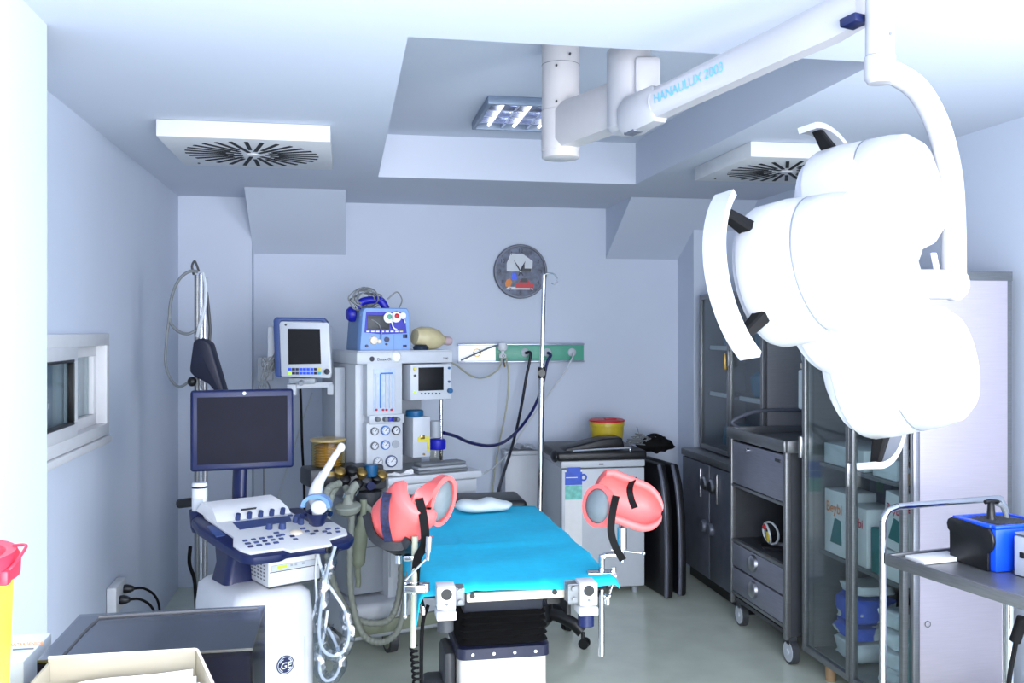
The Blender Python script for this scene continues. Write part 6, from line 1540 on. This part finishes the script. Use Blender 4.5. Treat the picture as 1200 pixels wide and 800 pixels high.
# ================================================================ foreground left: counter with boxes
t = thing('side_counter', 'low white counter at the bottom left carrying the yellow bin and clear boxes', 'counter', (-0.49, 1.3, 0))
mb = MB(); mb.box(-0.365, 0.40, -0.45, 0.36, 0.91, 0.95, 0.004); part('counter_top', mb, m_white, t)
mb = MB(); mb.box(-0.35, 0.38, -0.43, 0.34, 0.08, 0.909, 0.004); part('cabinet', mb, m_white, t)
mb = MB(); mb.box(-0.33, 0.34, -0.39, 0.30, 0.0, 0.079); part('plinth', mb, m_dgrey, t)
KZ = 0.951
# smoked box
sx0, sx1, sy0, sy1, sz = -0.415, -0.130, 1.375, 1.585, 1.25
t = thing('smoked_box', 'smoked grey acrylic box with sloping corners standing on the counter', 'acrylic box', ((sx0 + sx1) / 2, (sy0 + sy1) / 2, KZ))
th = 0.004
mb = MB(); mb.box(sx0, sx1, sy0, sy1, sz - th, sz, 0); part('lid', mb, g_smoke, t, world=True)
mb = MB(); mb.box(sx0, sx1, sy1 - th, sy1, KZ, sz - th); part('back_wall', mb, g_smokeside, t, world=True)
mb = MB(); mb.box(sx0, sx0 + th, sy0 + th, sy1 - th, KZ, sz - th); part('side_wall', mb, g_smokeside, t, world=True)
mb = MB(); mb.box(sx1 - th, sx1, sy0 + th, sy1 - th, KZ, sz - th); part('side_wall', mb, g_smokeside, t, world=True)
mb = MB(); mb.box(sx0, sx1, sy0, sy0 + th, KZ, sz - th); part('front_wall', mb, g_smokeside, t, world=True)
mb = MB(); mb.box(-0.262, sx1 - th - 0.001, sy0 + 0.03, sy1 - th - 0.001, KZ + 0.001, sz - 0.02); part('reflection_block', mb, mat('reflection_slate', (52, 60, 84), 0.35, var=0.08), t, world=True)  # dark block added to stand in for the dark reflection in the acrylic
mb = MB(); mb.tube([(sx0 + 0.03, sy0 + 0.004, sz + 0.0006), (sx0 + 0.035, sy1 - 0.05, sz + 0.0006), (sx0 + 0.06, sy1 - 0.025, sz + 0.0006), (sx1 - 0.01, sy1 - 0.018, sz + 0.0006)], 0.0028, 6, 6, r2=0.0008); part('lid_groove', mb, m_dgrey, t, world=True)
# clear tray with papers
g_tray = glassmat('tray_acrylic', (246, 244, 236), 0.25)
nt_ = g_tray.node_tree; df_ = nt_.nodes.new('ShaderNodeBsdfDiffuse'); df_.inputs['Color'].default_value = lin((190, 184, 166))
m2_ = nt_.nodes.new('ShaderNodeMixShader'); m2_.inputs['Fac'].default_value = 0.5
ou_ = [n for n in nt_.nodes if n.type == 'OUTPUT_MATERIAL'][0]; m1_ = [n for n in nt_.nodes if n.type == 'MIX_SHADER' and n is not m2_ and n != m2_][0]
nt_.links.new(m1_.outputs['Shader'], m2_.inputs[1]); nt_.links.new(df_.outputs['BSDF'], m2_.inputs[2]); nt_.links.new(m2_.outputs['Shader'], ou_.inputs['Surface'])
cx0, cx1, cy0, cy1, cz = -0.398, -0.206, 1.17, 1.368, 1.249
t = thing('clear_tray', 'clear acrylic tray of papers in front of the smoked box', 'acrylic tray', ((cx0 + cx1) / 2, (cy0 + cy1) / 2, KZ))
th = 0.003
mb = MB(); mb.box(cx0, cx1, cy1 - th, cy1, KZ, cz + 0.006); part('back_wall', mb, g_tray, t, world=True)
mb = MB(); mb.box(cx0, cx0 + th, cy0, cy1 - th, KZ, cz); part('side_wall', mb, g_tray, t, world=True)
fl = (V((cx1 + 0.066, cy0, 0)) - V((cx1, cy1, 0))); mb = MB(); mb.prism([(0, KZ), (fl.length, KZ), (fl.length, cz - 0.012), (0, cz + 0.006)], (cx1, cy1, 0), fl.normalized(), (0, 0, 1), (0.003, 0.0, 0)); part('side_wall', mb, g_tray, t, world=True)
mb = MB(); mb.box(cx0, cx1, cy0 - th, cy0, KZ, cz - 0.10); part('front_wall', mb, g_tray, t, world=True)
mb = MB(); mb.box(cx0 + th, cx1, cy0, cy1 - th, KZ, KZ + 0.003); part('tray_floor', mb, g_tray, t, world=True)
mb = MB(); mb.tube([(cx0, cy1 - 0.0015, cz + 0.0065), (cx1, cy1 - 0.0015, cz + 0.0065), (cx1 + 0.003, cy1 - 0.004, cz + 0.006), (cx1 + 0.067, cy0, cz - 0.012)], 0.0018, 6); part('polished_edge', mb, mat('acrylic_edge', (222, 218, 204), 0.25), t, world=True)
rp = random.Random(3)
for k in range(4):
    lab = ('white printed sheet at the back of the clear tray', 'white sheet with teal print in the clear tray, second from the back', 'white sheet in the clear tray, second from the front', 'white sheet at the front of the clear tray')[k]
    yb = cy1 - 0.03 - 0.028 * k; rows = []
    for j in range(7):
        rows.append([V((cx0 + 0.008 + (cx1 - cx0 - 0.018 + 0.066 * (cy1 - yb) / (cy1 - cy0)) * i / 9, yb - 0.02 * (1 - j / 6) + 0.004 * math.sin(i * 0.9 + k), KZ + 0.006 + (0.262 + 0.005 * math.sin(i * 0.5 + k * 1.7) + 0.022 * (i / 9) - 0.003 * k) * j / 6)) for i in range(10)])
    mb = MB(); mb.loft(rows, caps=False, closed_ring=False)
    o = single('white_sheet', mb, m_paper, lab, 'paper', 'papers in the clear tray', sharp=180)
    sm = o.modifiers.new('solid', 'SOLIDIFY'); sm.thickness = 0.0015
    mb = MB()   # faint teal print near the top edge
    for i in range(5 + k):
        u = 0.02 + 0.013 * i + 0.01 * k
        mb.obox((cx0 + 0.05 + u, yb + 0.0 - 0.006, KZ + 0.222 + 0.001 * i - 0.003 * k), (0.009, 0.0006, 0.007 + 0.003 * ((i * 7 + k) % 3)), None)
    part('teal_print', mb, m_cyan, o, world=True)
# yellow bin with red lid
bx, by = -0.494, 1.225
ztop = pd(10, 650, 1.15).z
t = thing('yellow_bin', 'yellow sharps bin with an open red lid at the left edge', 'sharps bin', (bx, by, KZ))
h = ztop - KZ
mb = MB(); mb.lathe([(0, 0), (0.075, 0.0), (0.078, 0.01), (0.094, h - 0.02), (0.0, h - 0.021)], seg=40); part('bin_body', mb, m_binyel, t)
mb = MB(); mb.lathe([(0.094, h - 0.026), (0.101, h - 0.024), (0.102, h - 0.004), (0.097, h + 0.006), (0.085, h + 0.004), (0.08, h - 0.010), (0.076, h - 0.018), (0.0, h - 0.0185)], seg=40); ld = part('bin_lid', mb, m_binred, t)
mb = MB(); mb.tube([(0.085, 0.04, h + 0.006), (0.102, 0.03, h + 0.008), (0.106, 0.01, h + 0.005), (0.103, -0.02, h - 0.006), (0.095, -0.03, h - 0.012)], 0.002, 8, 6); mb.box(0.090, 0.103, -0.035, -0.02, h - 0.026, h - 0.008, 0.003); part('lid_catch', mb, m_binred, ld)
# white carton with orange print
ax1 = -0.452; az = pd(30, 745, 1.45).z
t = thing('white_carton', 'white carton with orange print behind the yellow bin', 'carton', (-0.60, 1.50, KZ))
mb = MB(); mb.box(-0.15, -0.422 + 0.60 - 0.03, -0.06, 0.07, 0, az - KZ, 0.003); part('carton', mb, m_card, t)
mb = MB(); q0 = pY(13, 757, 1.439)
mb.text('ULTRA SENSOR', (q0.x + 0.60, -0.0608, q0.z - KZ), (1, 0, 0), (0, 0, 1), 0.0062, 0.0003, bold=0.0002); part('orange_lettering', mb, m_orange, t)
mb = MB(); mb.box(q0.x + 0.602, q0.x + 0.63, -0.0615, -0.0603, q0.z - KZ - 0.006, q0.z - KZ - 0.004); part('print_line', mb, m_mgrey, t)

# ================================================================ stand with hoses by the left wall
p = pd(236, 560, 4.75)
t = thing('hose_stand', 'steel stand with a black padded holder and grey hoses in the left corner', 'stand', (p.x, p.y, 0))
zt = pd(236, 312, 4.75).z
for px, r, m, ytop in ((231, 0.014, m_steeld, 322), (235.5, 0.012, m_chrome, 320), (240, 0.013, m_steel, 325)):
    a = pd(px, ytop, 4.75); b = V((a.x, a.y, 0.10)); mb = MB(); mb.cyl(b, a, r, seg=12); part('pole', mb, m, t, world=True)
mb = MB(); mb.box(-0.18, 0.18, -0.15, 0.15, 0.0, 0.05, 0.02); mb.cyl((0, 0, 0.05), (0, 0, 0.11), 0.06); part('base', mb, m_dgrey, t)
mb = MB(); D = 4.72
mb.tube([pd(227, 322, D), pd(225, 312, D), pd(228, 306, D), pd(231, 312, D), pd(233, 318, D)], 0.006, 8, 5); part('hook', mb, m_dgrey, t, world=True)
D = 4.70
mb = MB(); mb.tube([pd(232, 318, D), pd(222, 318, D), pd(211, 326, D), pd(203, 342, D + .02), pd(199, 362, D + .04), pd(200, 378, D + .04), pd(209, 388, D + .02), pd(220, 391, D), pd(230, 387, D)], 0.008, 8, 8); part('hose', mb, m_cable, t, world=True)
mb = MB(); mb.tube([pd(199, 365, D + .04), pd(195, 400, D + .04), pd(194, 425, D + .04), pd(200, 444, D + .02), pd(210, 453, D), pd(222, 447, D)], 0.007, 8, 8); part('hose', mb, m_cable, t, world=True)
mb = MB(); mb.tube([pd(238, 320, D), pd(241, 335, D - .02), pd(240, 360, D - .03), pd(234, 382, D - 0.02), pd(231, 394, D)], 0.009, 8, 8); part('hose', mb, m_tubeclear, t, world=True)
mb = MB(); mb.tube([pd(242, 342, D), pd(244, 360, D), pd(246, 385, D), pd(245, 405, D)], 0.008, 8, 6); part('hose', mb, m_dgrey, t, world=True)
D = 4.62
pts = [pd(*q, D) for q in ((232, 396), (226, 400), (222, 430), (222, 436), (227, 441), (244, 450), (262, 472), (266, 470), (246, 402), (240, 398))]
c0 = pts[0]
mb = MB(); mb.prism([((q - c0).dot(RGT), (q - c0).z) for q in pts], c0, RGT, UPV, FWD * 0.08, 0.012, 3); part('padded_holder', mb, mat('holder_navy', (24, 28, 50), 0.5, var=0.1), t, world=True, sharp=50)
mb = MB(); mb.ell(pd(225, 447, D), (0.022, 0.022, 0.024)); part('hose_knob', mb, m_black, t, world=True)
mb = MB(); mb.tube([pd(223, 640, 4.6), pd(222, 660, 4.6), pd(228, 680, 4.6), pd(230, 712, 4.6)], 0.009, 8, 6); part('hose', mb, m_rubber, t, world=True)
# ================================================================ light, world, camera
def area(name, loc, rot, sx, sy, power, col=(1, 1, 1)):
    l = bpy.data.lights.new(name, 'AREA'); l.shape = 'RECTANGLE'; l.size = sx; l.size_y = sy; l.energy = power; l.color = col
    o = bpy.data.objects.new(name, l); COL.objects.link(o); o.location = loc; o.rotation_euler = rot
    return o
area('daylight', ((FX0 + FX1) / 2, FY - 0.04, (FZ0 + FZ1) / 2), (math.radians(90), 0, 0), FX1 - FX0 - 0.14, FZ1 - FZ0 - 0.14, 178, (0.95, 0.955, 1.0))
area('side_daylight', (2.86, (SY0 + SY1) / 2, (SZ0 + SZ1) / 2), (math.radians(90), 0, math.radians(90)), SY1 - SY0 - 0.14, SZ1 - SZ0 - 0.14, 120, (0.94, 0.95, 1.0))
w = bpy.data.worlds.new('world'); SC.world = w; w.use_nodes = True
bg = w.node_tree.nodes['Background']; bg.inputs['Color'].default_value = (0.55, 0.66, 0.9, 1); bg.inputs['Strength'].default_value = 0.6

cam = bpy.data.cameras.new('camera'); co = bpy.data.objects.new('camera', cam); COL.objects.link(co)
co.location = (0, 0, CAMZ); co.rotation_euler = (math.radians(90), 0, -YAW)
cam.sensor_width = 36; cam.sensor_fit = 'HORIZONTAL'; cam.lens = F / 1200 * 36; cam.shift_y = (HOR - 400) / 1200
cam.clip_start = 0.05
SC.camera = co
SC.view_settings.view_transform = 'Standard'; SC.view_settings.look = 'None'
SC.view_settings.gamma = 1.0; SC.view_settings.use_curve_mapping = False
SC.view_settings.exposure = 0.36
SC.cycles.use_denoising = True
SC.cycles.max_bounces = 10; SC.cycles.diffuse_bounces = 3; SC.cycles.glossy_bounces = 4; SC.cycles.transparent_max_bounces = 16
SC.cycles.caustics_reflective = False; SC.cycles.caustics_refractive = False
